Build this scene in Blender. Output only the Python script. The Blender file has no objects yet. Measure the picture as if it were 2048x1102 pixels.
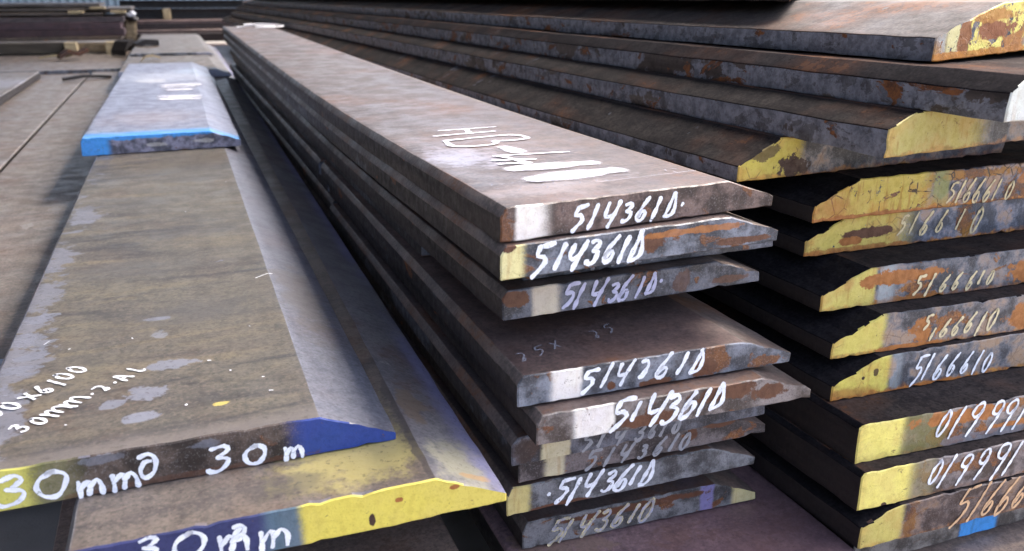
import bpy, bmesh, math, random
from mathutils import Vector, Matrix
from mathutils import noise as mnoise

# ---------------------------------------------------------------- camera, world, sun, exposure
S = bpy.context.scene
COL = S.collection
CH = 0.62                       # camera height above the yard floor (m)
EXPOSURE = 2.35
SUN_EL, SUN_AZ = math.radians(61), math.radians(74)     # azimuth clockwise from +Y: light comes from the far right
SUN_STRENGTH, SKY_STRENGTH = 1.3, 0.15
SHADE_ROOF_X, SHADE_ROOF_Y = 2.0, -0.6     # eaves of the unseen cover added to shade the stacks

cam = bpy.data.cameras.new('camera'); co = bpy.data.objects.new('camera', cam); COL.objects.link(co); S.camera = co
cam.sensor_width = 36; cam.lens = 36 * 1669 / 2048; cam.clip_start = 0.02; cam.clip_end = 500
yaw, pit = math.radians(21.5), math.radians(18.7)
fwd = Vector((math.sin(yaw) * math.cos(pit), math.cos(yaw) * math.cos(pit), -math.sin(pit)))
co.location = (0, 0, CH); co.rotation_euler = fwd.to_track_quat('-Z', 'Y').to_euler()
cam.dof.use_dof = True; cam.dof.focus_distance = 0.78; cam.dof.aperture_fstop = 9

W = bpy.data.worlds.new('World'); S.world = W; W.use_nodes = True
wn = W.node_tree; bg = wn.nodes['Background']
sky = wn.nodes.new('ShaderNodeTexSky'); sky.sky_type = 'NISHITA'; sky.sun_disc = False
sky.sun_elevation = SUN_EL; sky.sun_rotation = SUN_AZ; sky.dust_density = 6.0; sky.air_density = 0.8; sky.ozone_density = 0.6
wn.links.new(sky.outputs[0], bg.inputs[0]); bg.inputs[1].default_value = SKY_STRENGTH
sl = bpy.data.lights.new('sun', 'SUN'); sl.energy = SUN_STRENGTH; sl.angle = math.radians(26); sl.color = (1.0, 0.955, 0.89)
so = bpy.data.objects.new('sun', sl); COL.objects.link(so)
sd = Vector((math.sin(SUN_AZ) * math.cos(SUN_EL), math.cos(SUN_AZ) * math.cos(SUN_EL), math.sin(SUN_EL)))
so.rotation_euler = (-sd).to_track_quat('-Z', 'Y').to_euler(); so.location = sd * 5
S.view_settings.view_transform = 'Standard'; S.view_settings.look = 'None'; S.view_settings.gamma = 1
S.view_settings.exposure = EXPOSURE

# ---------------------------------------------------------------- helpers
def tag(o, label=None, cat=None, group=None, kind=None):
    for k, v in (('label', label), ('category', cat), ('group', group), ('kind', kind)):
        if v: o[k] = v
    return o
def link(name, me, parent=None):
    o = bpy.data.objects.new(name, me); COL.objects.link(o)
    if parent: o.parent = parent
    return o
def srgb(r, g, b):
    return tuple(((c / 255) / 12.92 if c / 255 <= .04045 else ((c / 255 + .055) / 1.055) ** 2.4) for c in (r, g, b)) + (1,)

class G:
    """small node graph writer"""
    def __init__(s, name):
        s.m = bpy.data.materials.new(name); s.m.use_nodes = True; s.t = s.m.node_tree; s.t.nodes.clear()
        s.out = s.t.nodes.new('ShaderNodeOutputMaterial')
    def n(s, ty, ins=None, **kw):
        nd = s.t.nodes.new(ty)
        for k, v in kw.items(): setattr(nd, k, v)
        for k, v in (ins or {}).items():
            if isinstance(v, bpy.types.NodeSocket): s.t.links.new(v, nd.inputs[k])
            else: nd.inputs[k].default_value = v
        return nd
    def ma(s, op, a, b=0.0, c=0.0, clamp=False):
        return s.n('ShaderNodeMath', {0: a, 1: b, 2: c}, operation=op, use_clamp=clamp).outputs[0]
    def mul(s, a, b): return s.ma('MULTIPLY', a, b)
    def add(s, a, b): return s.ma('ADD', a, b)
    def sub(s, a, b): return s.ma('SUBTRACT', a, b)
    def mx(s, a, b): return s.ma('MAXIMUM', a, b)
    def st(s, v, lo, hi, a=0.0, b=1.0):
        if lo > hi: lo, hi, a, b = hi, lo, b, a
        return s.n('ShaderNodeMapRange', {0: v, 1: lo, 2: hi, 3: a, 4: b}, interpolation_type='SMOOTHSTEP').outputs[0]
    def mix(s, f, a, b):
        nd = s.n('ShaderNodeMix', data_type='RGBA')
        for k, v in ((0, f), (6, a), (7, b)):
            if isinstance(v, bpy.types.NodeSocket): s.t.links.new(v, nd.inputs[k])
            else: nd.inputs[k].default_value = v
        return nd.outputs[2]
    def noise(s, vec, scale, detail=4, rough=.55, dist=0.0, sc=None):
        if sc: vec = s.n('ShaderNodeVectorMath', {0: vec, 1: sc}, operation='MULTIPLY').outputs[0]
        return s.n('ShaderNodeTexNoise', {'Vector': vec, 'Scale': scale, 'Detail': detail, 'Roughness': rough, 'Distortion': dist}).outputs[0]
    def coords(s, off):
        tc = s.n('ShaderNodeTexCoord').outputs['Object']
        sep = s.n('ShaderNodeSeparateXYZ', {0: tc})
        v = s.n('ShaderNodeVectorMath', {0: tc, 1: off}, operation='ADD').outputs[0]
        return v, sep.outputs[0], sep.outputs[1], sep.outputs[2]
    def bsdf(s, col, rough, metal=0.0, height=None, bstr=.4, bdist=.001, spec=.5):
        ins = {'Base Color': col, 'Roughness': rough, 'Metallic': metal, 'Specular IOR Level': spec}
        if height is not None:
            ins['Normal'] = s.n('ShaderNodeBump', {'Height': height, 'Strength': bstr, 'Distance': bdist}).outputs[0]
        b = s.n('ShaderNodeBsdfPrincipled', ins); s.t.links.new(b.outputs[0], s.out.inputs[0]); return b

# paints and steels (base colours)
YEL = (0.88, 0.77, 0.19, 1); PALE = (0.76, 0.69, 0.33, 1); WHT = (0.86, 0.82, 0.74, 1); CRM = (0.60, 0.54, 0.34, 1)
NAVY = (0.026, 0.034, 0.12, 1); ROYAL = (0.016, 0.05, 0.25, 1); SKYB = (0.06, 0.33, 0.78, 1); LAV = (0.28, 0.25, 0.52, 1)
RUST = (0.115, 0.045, 0.022, 1); RUSTO = (0.40, 0.15, 0.035, 1); DKRUST = (0.055, 0.026, 0.016, 1); GREEN = (0.34, 0.36, 0.12, 1)
SCALE = (0.10, 0.115, 0.15, 1); SCALEL = (0.19, 0.21, 0.26, 1); BROWN = (0.085, 0.055, 0.042, 1); BROWNL = (0.16, 0.11, 0.08, 1)
BLACKP = (0.02, 0.018, 0.018, 1)

def band_mask(g, c, x0, x1, s0, s1, wob, amp=.006):
    c2 = g.add(c, g.mul(g.sub(wob, .5), amp))
    return g.mul(g.st(c2, x0 - s0, x0 + s0), g.st(c2, x1 + s1, x1 - s1))
def blob_mask(g, a, b, ca, cb, ra, rb, wob, amt=.9, soft=.12):
    da = g.mul(g.sub(a, ca), 1 / ra); db = g.mul(g.sub(b, cb), 1 / rb)
    d = g.ma('SQRT', g.add(g.mul(da, da), g.mul(db, db)))
    d = g.add(d, g.mul(g.sub(wob, .5), amt * 5))
    return g.st(d, 1 + soft, 1 - soft)

_seed = [0]
def end_mat(bands=(), blobs=(), base=(SCALE, SCALEL), rust=.5, flake=.0, streak=.5, wet=.42, orange=.5, crack=0.0, edge=0.0):
    """sawn or sheared bar end: scale, rust, sprayed colour bands (x0,x1,soft0,soft1,colour[,opacity]) and patches"""
    _seed[0] += 1; g = G('steel_end'); o = _seed[0] * 3.71
    P, x, y, z = g.coords((o, o * .7, o * 1.3))
    nA = g.noise(P, 38, 5, .6); nB = g.noise(P, 140, 4, .65); nF = g.noise(P, 700, 2, .6); nW = g.noise(P, 60, 6, .7)
    nV = g.noise(P, 30, 4, .6, 0.3, sc=(6.0, 1.0, .7))
    nR = g.noise((g.n('ShaderNodeVectorMath', {0: P, 1: (5, 3, 1)}, operation='ADD').outputs[0]), 34, 7, .62, .6, sc=(1, 1, 1.5))
    dk = tuple(c * .55 for c in base[0][:3]) + (1,); lt = tuple(min(c * 1.25, .9) for c in base[1][:3]) + (1,)
    col = g.mix(g.st(nA, .40, .60), dk, lt)
    col = g.mix(g.mul(g.st(nB, .52, .7), .55), col, (base[0][0] * .45, base[0][1] * .42, base[0][2] * .42, 1))
    col = g.mix(g.mul(g.st(nV, .55, .72), .25), col, (base[1][0] * 1.25, base[1][1] * 1.2, base[1][2] * 1.15, 1))
    th = .74 - .3 * rust
    rm = g.st(nR, th - .02, th + .025)
    for bl in blobs:
        if bl[4] == 'rust': rm = g.mx(rm, blob_mask(g, x, z, *bl[:4], nW))
    rcol = g.mix(g.st(nB, .38, .62), RUST, g.mix(orange, DKRUST, RUSTO))
    rcol = g.mix(g.mul(g.st(nF, .5, .75), .5), rcol, DKRUST)
    col = g.mix(rm, col, rcol)
    col = g.mix(g.mul(g.st(nF, .54, .66), .35), col, (.03, .02, .018, 1))
    col = g.mix(g.mul(g.st(nF, .44, .34), .22), col, (.34, .33, .34, 1))
    paint = None
    fl = g.st(g.noise(P, 52, 6, .68, .4), .66 - .3 * flake, .675 - .3 * flake) if flake > 0 else None
    for bd in bands:
        x0, x1, s0, s1, pc = bd[:5]; op = bd[5] if len(bd) > 5 else .96
        m = band_mask(g, x, x0, x1, s0, s1, nW)
        m = g.st(g.add(m, g.mul(g.sub(nF, .5), g.mul(g.mul(m, g.sub(1.0, m)), 2.4))), .06, .94)
        m = g.mul(m, op)
        if fl is not None: m = g.mul(m, g.sub(1.0, fl))
        pcol = g.mix(g.mul(g.st(nA, .38, .62), .30), pc, (min(pc[0] * .80, 1), pc[1] * .76, pc[2] * .9 + .03, 1))
        pcol = g.mix(g.mul(g.st(nB, .42, .7), .28), pcol, (pc[0] * .58, pc[1] * .50, pc[2] * .42, 1))
        pcol = g.mix(g.st(g.noise(P, 95, 6, .75, .3, sc=(1, 1, 1.3)), .635, .66, 0.0, .75), pcol, (.12, .06, .03, 1))
        pcol = g.mix(g.mul(g.st(nF, .56, .7), .3), pcol, (pc[0] * .45, pc[1] * .4, pc[2] * .35, 1))
        pcol = g.mix(g.mul(g.st(nV, .54, .68), streak * .75), pcol, (pc[0] * .62, pc[1] * .40, pc[2] * .25, 1))
        col = g.mix(m, col, pcol)
        paint = m if paint is None else g.mx(paint, m)
    if edge > 0:
        em = g.mul(g.st(g.add(z, g.mul(g.sub(nW, .5), .022)), .0055, .0015), edge)
        em = g.mx(em, g.mul(g.st(g.add(x, g.mul(g.sub(nW, .5), .03)), .010, .001), edge * .6))
        col = g.mix(em, col, g.mix(g.st(nB, .4, .6), (.50, .20, .03, 1), (.16, .06, .025, 1)))
        col = g.mix(g.mul(g.mul(g.st(nA, .48, .64), .5), edge), col, (.55, .27, .035, 1))
    if crack > 0:
        vd = g.n('ShaderNodeTexVoronoi', {'Vector': g.n('ShaderNodeVectorMath', {0: P, 1: g.n('ShaderNodeTexNoise', {'Vector': P, 'Scale': 70.0}).outputs[1]}, operation='MULTIPLY_ADD').outputs[0] if False else P, 'Scale': 60.0}, feature='DISTANCE_TO_EDGE').outputs[0]
        vd = g.add(vd, g.mul(g.sub(nB, .5), .16))
        cm = g.mul(g.st(vd, .035, .015), g.mul(g.st(nA, .5, .58), crack))
        col = g.mix(cm, col, (.05, .03, .015, 1))
    for bl in blobs:
        if bl[4] == 'rust': continue
        bm = blob_mask(g, x, z, *bl[:4], nW, amt=bl[6] if len(bl) > 6 else .5, soft=bl[7] if len(bl) > 7 else .1)
        op = bl[5] if len(bl) > 5 else 1.0
        bc = {'dark': DKRUST, 'drust': RUST, 'orange': RUSTO}.get(bl[4], bl[4])
        bcol = g.mix(g.mul(g.st(nB, .4, .65), .5), bc, (bc[0] * .5, bc[1] * .45, bc[2] * .4, 1))
        col = g.mix(g.mul(bm, op), col, bcol)
    # worn bright arris and grime along the lower edge
    rough = g.st(nB, .3, .7, wet - .1, wet + .22)
    if paint is not None: rough = g.add(rough, g.mul(paint, .12))
    h = g.add(g.mul(nB, .6), g.add(g.mul(nF, .25), g.mul(rm, .5)))
    if paint is not None: h = g.add(h, g.mul(paint, .5))
    g.bsdf(col, rough, 0.0, h, .55, .0011, .5)
    return g.m

def top_mat(a=(.17, .145, .115), b=(.11, .09, .075), patches=.0, pcol=(.30, .31, .36), ripple=.5, blobs=(), rust=.1, rough=.42, edge_left=0.0, ystreak=0.0, bandsy=(), spec=.5, bandsx=(), metal=0.0):
    """rolled upper face: dusty scale with ripples across the bar, pale patches where scale has come off"""
    _seed[0] += 1; g = G('steel_face'); o = _seed[0] * 2.37
    P, x, y, z = g.coords((o, o * .6, 0))
    big = g.noise(P, 7, 4, .6); mid = g.noise(P, 26, 5, .62); fine = g.noise(P, 320, 2, .6); gr = g.noise(P, 110, 3, .7)
    rip = g.noise(P, 8, 4, .58, 1.1, sc=(.5, 2.8, 1)); lon = g.noise(P, 14, 4, .6, sc=(5, .35, 1))
    wob = g.noise(P, 48, 6, .68)
    A = a + (1,); Bc = b + (1,)
    col = g.mix(g.st(mid, .3, .7), A, Bc)
    col = g.mix(g.mul(g.st(rip, .50, .68), ripple), col, (b[0] * .55, b[1] * .58, b[2] * .68, 1))
    col = g.mix(g.mul(g.st(rip, .48, .32), ripple * .6), col, (a[0] * 1.3, a[1] * 1.22, a[2] * 1.02, 1))
    col = g.mix(g.mul(g.st(lon, .5, .7), .3 + ystreak), col, (b[0] * .6, b[1] * .55, b[2] * .55, 1))
    col = g.mix(g.mul(g.st(fine, .52, .68), .5), col, (b[0] * .45, b[1] * .5, b[2] * .5, 1))
    col = g.mix(g.mul(g.st(fine, .47, .32), .4), col, (a[0] * 1.45, a[1] * 1.35, a[2] * 1.3, 1))
    col = g.mix(g.mul(g.st(gr, .50, .64), .5), col, (b[0] * .5, b[1] * .55, b[2] * .6, 1))
    sc = g.noise(P, 60, 4, .6, .6, sc=(.5, 3.5, 1)); col = g.mix(g.mul(g.st(sc, .58, .7), .15), col, (a[0] * 1.5, a[1] * 1.45, a[2] * 1.45, 1))
    col = g.mix(g.mul(g.st(big, .45, .62), rust), col, (.17, .075, .04, 1))
    col = g.mix(g.mul(g.st(g.add(big, g.mul(g.sub(gr, .5), .5)), .60, .66), min(1, rust * 1.5)), col, (.20, .085, .035, 1))
    pm = None
    if patches > 0:
        pn = g.add(g.noise(P, 22, 5, .55, .2, sc=(.85, 1.5, 1)), g.mul(g.sub(big, .5), .3))
        if edge_left > 0: pn = g.add(pn, g.mul(g.st(x, edge_left + .018, edge_left - .008), .16))
        th = .80 - .2 * patches
        pm = g.mul(g.st(pn, th, th + .02), g.st(g.noise(P, 75, 4, .7), .30, .5, .45, 1.0))
        pc = g.mix(g.st(mid, .35, .65), pcol + (1,), (pcol[0] * .8, pcol[1] * .8, pcol[2] * .82, 1))
        col = g.mix(g.mul(pm, .85), col, pc)
    for bl in blobs:
        op = bl[5] if len(bl) > 5 else .9
        bm = blob_mask(g, x, y, *bl[:4], wob, amt=bl[6] if len(bl) > 6 else .55, soft=bl[7] if len(bl) > 7 else .1)
        col = g.mix(g.mul(bm, op), col, bl[4])
    for (y0, y1, s0, s1, pc, op) in bandsy:
        m = g.mul(band_mask(g, y, y0, y1, s0, s1, wob, .02), g.add(op - .15, g.mul(g.st(gr, .35, .6), .15)))
        col = g.mix(m, col, pc)
    for (x0, x1, s0, s1, pc, op) in bandsx:
        m = g.mul(band_mask(g, x, x0, x1, s0, s1, wob, .02), g.mul(g.st(g.add(big, g.mul(gr, .3)), .5, .75), op))
        col = g.mix(m, col, pc)
    rg = g.add(g.st(mid, .3, .7, rough - .06, rough + .16), g.mul(g.sub(fine, .5), .1))
    pit = g.noise(P, 190, 3, .7); col = g.mix(g.mul(g.st(pit, .57, .66), .45), col, (b[0] * .4, b[1] * .38, b[2] * .38, 1))
    h = g.add(g.mul(gr, .35), g.add(g.mul(mid, .8), g.add(g.mul(fine, .2), g.mul(pit, .3))))
    if pm is not None: h = g.sub(h, g.mul(pm, .6))
    g.bsdf(col, rg, metal, h, .35, .0012, spec)
    return g.m

def side_mat(a=(.075, .062, .055), b=(.035, .028, .026), scale=0.0, rust=.3, scol=(.17, .18, .205), rough=.5, dim=.62):
    """long rolled edge: streaks along the bar, grey scale with rust bites"""
    a = tuple(c * dim for c in a); b = tuple(c * dim for c in b); scol = tuple(c * (dim + .1) for c in scol)
    _seed[0] += 1; g = G('steel_side'); o = _seed[0] * 1.93
    P, x, y, z = g.coords((o, o * .6, o * .2))
    lon = g.noise(P, 22, 5, .62, sc=(1, .16, 2.2)); mid = g.noise(P, 30, 6, .66, .4, sc=(1, .55, 1.2)); fine = g.noise(P, 240, 3, .65); gr = g.noise(P, 85, 4, .7)
    col = g.mix(g.st(lon, .36, .66), a + (1,), b + (1,))
    if scale > 0:
        sm = g.st(g.noise(P, 17, 6, .62, .3, sc=(1, .5, .8)), .68 - .36 * scale, .70 - .36 * scale)
        col = g.mix(g.mul(sm, .9), col, g.mix(g.st(gr, .3, .7), scol + (1,), (scol[0] * .42, scol[1] * .42, scol[2] * .44, 1)))
        fl = g.noise(P, 48, 5, .7, .5, sc=(1, .6, 1)); col = g.mix(g.mul(g.st(fl, .55, .58), .55 * min(1, scale * 1.4)), col, (.028, .024, .024, 1))
    rm = g.st(mid, .74 - .26 * rust, .77 - .26 * rust)
    col = g.mix(rm, col, g.mix(g.st(gr, .4, .62), (.085, .034, .018, 1), (.26, .10, .035, 1)))
    col = g.mix(g.mul(g.st(fine, .5, .7), .35), col, (.02, .016, .014, 1))
    g.bsdf(col, g.st(gr, .3, .7, rough - .08, rough + .2), 0.0, g.add(g.mul(gr, .6), g.add(g.mul(fine, .2), g.mul(rm, .4))), .5, .0012, .45)
    return g.m

# ---------------------------------------------------------------- flat bar with bevels
def sag_fn(keys):
    n = len(keys)
    m = [0] * n
    for i in range(n):
        p, q = keys[max(i - 1, 0)], keys[min(i + 1, n - 1)]; m[i] = (q[1] - p[1]) / (q[0] - p[0])
    def f(y):
        if y <= keys[0][0]: return keys[0][1]
        for i in range(n - 1):
            (a, va), (b, vb) = keys[i], keys[i + 1]
            if y <= b:
                h = b - a; t = (y - a) / h
                return (2 * t ** 3 - 3 * t * t + 1) * va + (t ** 3 - 2 * t * t + t) * h * m[i] + (-2 * t ** 3 + 3 * t * t) * vb + (t ** 3 - t * t) * h * m[i + 1]
        return keys[-1][1] + m[-1] * (y - keys[-1][0])
    return f

def bar_mesh(name, w, t, L, shear, lw, ln, rw, rn, mats, sag=None, twist=.6, seed=1, rough=.0004, fine_len=1.2, rnd_r=.0011):
    """profile: left bevel lw wide down to a nose ln high, right bevel rw wide down to nose rn"""
    rnd = random.Random(seed)
    corners = [(0, 0), (w, 0)] + ([(w, rn)] if rw > 0 else []) + [(w - rw, t), (lw, t)] + ([(0, ln)] if lw > 0 else [])
    def rounded(pts, r):
        out = []
        n = len(pts)
        for i in range(n):
            p = Vector(pts[i]); a = Vector(pts[i - 1]) - p; b = Vector(pts[(i + 1) % n]) - p
            rr = min(r, a.length * .4, b.length * .4)
            p0 = p + a.normalized() * rr; p1 = p + b.normalized() * rr
            for k in (0, .5, 1):
                q = (p0 * (1 - k) ** 2 + p * 2 * k * (1 - k) + p1 * k * k); out.append(q)
        return out
    base = rounded(corners, rnd_r)
    prof = []
    n = len(base)
    for i in range(n):
        a = base[i]; b = base[(i + 1) % n]; m = max(1, int((b - a).length / .007))
        for k in range(m): prof.append(a.lerp(b, k / m))
    n = len(prof)
    cx, cz = w / 2, t / 2
    ys = [0, .0011]; y = .004; st = .012
    while y < L:
        ys.append(y); y += st; st = min(st * 1.16, .3)
    ys.append(L)
    V = []; s1 = rnd.random() * 50
    for j, yy in enumerate(ys):
        for i, p in enumerate(prof):
            px, pz = p.x, p.y
            if j == 0:
                dx, dz = px - cx, pz - cz
                px -= math.copysign(min(abs(dx), .0011), dx) if abs(dx) > w / 2 - .004 else 0
                # inset towards the middle of the section
                pz -= math.copysign(.0009, dz) if abs(dz) > t * .2 else 0
            fall = 1.0 if yy < fine_len else .4
            nz = mnoise.noise(Vector((px * 55 + s1, yy * 40, pz * 60))) * rough * 1.6 * fall
            nx = mnoise.noise(Vector((px * 60 + 9 + s1, yy * 40, pz * 60))) * rough * 1.4 * fall
            ny = mnoise.noise(Vector((px * 120 + s1, 3, pz * 160))) * .0016 if yy < .01 else 0
            if yy < .009:      # nicks and burrs along the cut edge
                ch = max(0, mnoise.noise(Vector((px * 70 + s1 * 2, 7, math.copysign(3, pz - cz)))) - .18) * .006 * (1 - yy / .009)
                pz -= math.copysign(min(ch, .0022), pz - cz)
            s = sag(yy) * (1 - twist * px / w) if sag else 0
            V.append((px + nx, yy + px * shear * max(0, 1 - yy / (L * .95)) + ny, pz + nz + s))
    F = []; R = len(ys)
    for j in range(R - 1):
        for i in range(n):
            a = j * n + i; b = j * n + (i + 1) % n
            F.append((a, b, b + n, a + n))
    F.append(tuple(range(n - 1, -1, -1))); F.append(tuple((R - 1) * n + i for i in range(n)))
    me = bpy.data.meshes.new(name); me.from_pydata(V, [], F); me.update()
    bm = bmesh.new(); bm.from_mesh(me); bmesh.ops.recalc_face_normals(bm, faces=bm.faces); bm.to_mesh(me); bm.free()
    for m in mats: me.materials.append(m)
    for p in me.polygons:
        nn = p.normal
        if abs(nn.y) > .55: p.material_index = 1
        elif nn.z > .985: p.material_index = 0
        elif nn.z > .12: p.material_index = 3 if len(mats) > 3 else 0
        else: p.material_index = 2
        p.use_smooth = True
    me.set_sharp_from_angle(angle=math.radians(24))
    return me

# ---------------------------------------------------------------- hand-drawn strokes
GL = {
 '5': [[(.62, .98), (.36, .97), (.16, .93)], [(.16, .93), (.08, .62), (.36, .60), (.47, .42), (.34, .2), (.1, -.02)]],
 '1': [[(.34, 1), (.2, .5), (.08, 0)]],
 '4': [[(.08, .95), (.0, .55), (.12, .42), (.42, .5)], [(.62, 1), (.42, .5), (.24, 0)]],
 '3': [[(.08, .92), (.34, 1), (.44, .82), (.2, .56)], [(.2, .56), (.46, .44), (.38, .1), (.12, .0), (.0, .1)]],
 '2': [[(.05, .92), (.36, .9), (.45, .62), (.2, .2)], [(.1, .12), (.3, .1), (.42, .3)]],
 '6': [[(.5, 1), (.2, .6), (.04, .22), (.14, .02), (.36, .08), (.44, .34), (.28, .44), (.1, .24)]],
 'b': [[(.4, 1), (.18, .6), (.0, .05), (.3, .1), (.52, .45), (.34, .62), (.18, .4)]],
 '0': [[(.34, .98), (.08, .62), (.06, .18), (.26, .0), (.5, .3), (.54, .76), (.36, 1.0), (.26, .92)]],
 'O': [[(.45, 1.02), (.1, .8), (-.02, .4), (.2, .04), (.6, .0), (.84, .4), (.78, .82), (.5, 1.02), (.3, .96)]],
 'o': [[(.1, .9), (.45, 1.0), (.72, .72), (.62, .2), (.3, .0), (.12, .3), (.3, .68), (.48, .72)]],
 'D': [[(.36, 1), (.22, .5), (.1, .04)], [(.36, 1), (.52, .6), (.5, .2), (.3, .06), (.12, .08)]],
 '9': [[(.52, .72), (.34, .56), (.1, .66), (.12, .92), (.38, 1.0), (.52, .82), (.44, .5), (.22, 0)]],
 'm': [[(.02, .95), (.1, .5), (.12, .0)], [(.1, .5), (.4, .95), (.55, .7), (.55, .1)], [(.55, .6), (.85, .95), (1.1, .6), (1.15, .05)]],
 'x': [[(.0, .8), (.5, .1)], [(.5, .85), (.05, .05)]],
 'A': [[(.0, .0), (.3, 1), (.6, .0)], [(.12, .38), (.5, .38)]],
 'l': [[(.1, 1.0), (.05, .2), (.2, .0), (.35, .1)]],
 'H': [[(0, 0), (0, 1)], [(.6, 0), (.6, 1)], [(0, .5), (.6, .5)]],
 'B': [[(0, 0), (0, 1)], [(0, 1), (.4, .95), (.5, .75), (.3, .55), (0, .5)], [(.1, .5), (.5, .45), (.6, .25), (.4, .03), (0, 0)]],
 '-': [[(0, .55), (.5, .5)]],
 '.': [[(0, .4), (.06, .45)]],
}
def catmull(pts, step):
    pts = [Vector(p) for p in pts]
    if len(pts) == 2:
        n = max(2, int((pts[1] - pts[0]).length / step)); return [pts[0].lerp(pts[1], k / n) for k in range(n + 1)]
    P = [pts[0] * 2 - pts[1]] + pts + [pts[-1] * 2 - pts[-2]]; out = []
    for i in range(1, len(P) - 2):
        n = max(2, int((P[i + 1] - P[i]).length / step))
        for k in range(n):
            t = k / n; a, b, c, d = P[i - 1:i + 3]
            out.append(.5 * ((2 * b) + (c - a) * t + (2 * a - 5 * b + 4 * c - d) * t * t + (3 * b - a - 3 * c + d) * t ** 3))
    out.append(pts[-1]); return out

class Ink:
    """strokes collected as thin ribbons lying on a plane: origin o, axes ux (reading), uy (letter up), n (out of the surface)"""
    def __init__(s, o, ux, uy, lift=.0004, seed=3):
        s.o, s.ux, s.uy = Vector(o), Vector(ux), Vector(uy); s.n = s.ux.cross(s.uy).normalized(); s.lift = lift
        s.V, s.F, s.E = [], [], []; s.r = random.Random(seed); s.layer = 0
    def P(s, p, e, dz=0):
        s.V.append(tuple(s.o + s.ux * p[0] + s.uy * p[1] + s.n * (s.lift + s.layer * .00004))); s.E.append(e); return len(s.V) - 1
    def stroke(s, pts, wd):
        s.layer += 1
        path = catmull(pts, wd * .45); k = len(path); rows = []
        ph = s.r.random() * 9
        for i, p in enumerate(path):
            d = (path[min(i + 1, k - 1)] - path[max(i - 1, 0)]).normalized(); nn = Vector((-d.y, d.x))
            h = wd / 2 * (1 + .22 * math.sin(i * .9 + ph) + .16 * (s.r.random() - .5))
            rows.append((s.P(p - nn * h, 1), s.P(p, 0), s.P(p + nn * h, 1)))
        for a, b in zip(rows, rows[1:]):
            s.F += [(a[0], b[0], b[1], a[1]), (a[1], b[1], b[2], a[2])]
        for end, sg in ((0, -1), (k - 1, 1)):
            p = path[end]; q = path[1] if end == 0 else path[k - 2]; d = (p - q).normalized(); nn = Vector((-d.y, d.x)) * -sg
            c = rows[end][1]; prev = rows[end][2] if sg < 0 else rows[end][0]
            first = prev
            lst = [rows[end][0], rows[end][2]]
            a0 = lst[0]; base = Vector((-((path[min(end + 1, k - 1)] - path[max(end - 1, 0)]).normalized()).y, ((path[min(end + 1, k - 1)] - path[max(end - 1, 0)]).normalized()).x))
            ids = [rows[end][0]]
            for kk in range(1, 5):
                an = math.pi * kk / 5
                off = -base * math.cos(an) * wd / 2 + d * math.sin(an) * wd / 2
                ids.append(s.P(p + off, 1))
            ids.append(rows[end][2])
            for u, v in zip(ids, ids[1:]): s.F.append((c, v, u) if sg > 0 else (c, u, v))
    def glyph(s, ch, x, y, w, h, wd, slant=0.0, jit=.05):
        for st in GL[ch]:
            pts = []
            for (a, b) in st:
                a += (s.r.random() - .5) * jit; b += (s.r.random() - .5) * jit
                pts.append((x + a * w + slant * b * h, y + b * h))
            s.stroke(pts, wd)
    def flush(s, name, mat, parent):
        if s.F: s.build(name, mat, parent)
        s.V, s.F, s.E = [], [], []; s.layer = 0
    def build(s, name, mat, parent):
        me = bpy.data.meshes.new(name); me.from_pydata(s.V, [], s.F); me.update()
        at = me.attributes.new('rim', 'FLOAT', 'POINT'); at.data.foreach_set('value', s.E)
        me.materials.append(mat); return link(name, me, parent)

def ink_mat(col, wear=.35, edge=.25, op=1.0, soft=.12, scale=420, base=.95):
    g = G('chalk_ink'); tc = g.n('ShaderNodeTexCoord').outputs['Object']
    rim = g.n('ShaderNodeAttribute', attribute_name='rim').outputs['Fac']
    n1 = g.noise(tc, scale, 3, .7); n2 = g.noise(tc, scale * .22, 4, .65)
    d = g.add(rim, g.add(g.mul(g.sub(n1, .5), edge * 2.4), g.mul(g.sub(n2, .5), wear * 2.2)))
    a = g.mul(g.st(d, base - wear * .3 + soft, base - wear * .3 - soft), op)
    skip = g.st(g.noise(tc, 170, 5, .75), .60, .70); a = g.mul(a, g.sub(1.0, g.mul(skip, min(1.0, wear * 2.4))))
    c = g.mix(g.st(n2, .35, .65), col, (col[0] * .78, col[1] * .79, col[2] * .82, 1))
    b = g.n('ShaderNodeBsdfPrincipled', {'Base Color': c, 'Roughness': .8, 'Specular IOR Level': .3})
    tr = g.n('ShaderNodeBsdfTransparent'); mx = g.n('ShaderNodeMixShader', {0: a, 1: tr.outputs[0], 2: b.outputs[0]})
    g.t.links.new(mx.outputs[0], g.out.inputs[0]); return g.m
INK = {
 'white': ink_mat((.88, .90, .94, 1), .33, .24), 'dull': ink_mat((.42, .43, .46, 1), .35, .22, .75),
 'faint': ink_mat((.55, .55, .62, 1), .5, .3, .5), 'cream': ink_mat((.80, .68, .42, 1), .45, .25, .95),
 'rusty': ink_mat((.78, .50, .28, 1), .35, .22, .95), 'lilac': ink_mat((.60, .60, .78, 1), .35, .2, .9),
 'spray': ink_mat((.86, .86, .93, 1), .05, .22, 1.0, .30, 500, .70),
}
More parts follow.
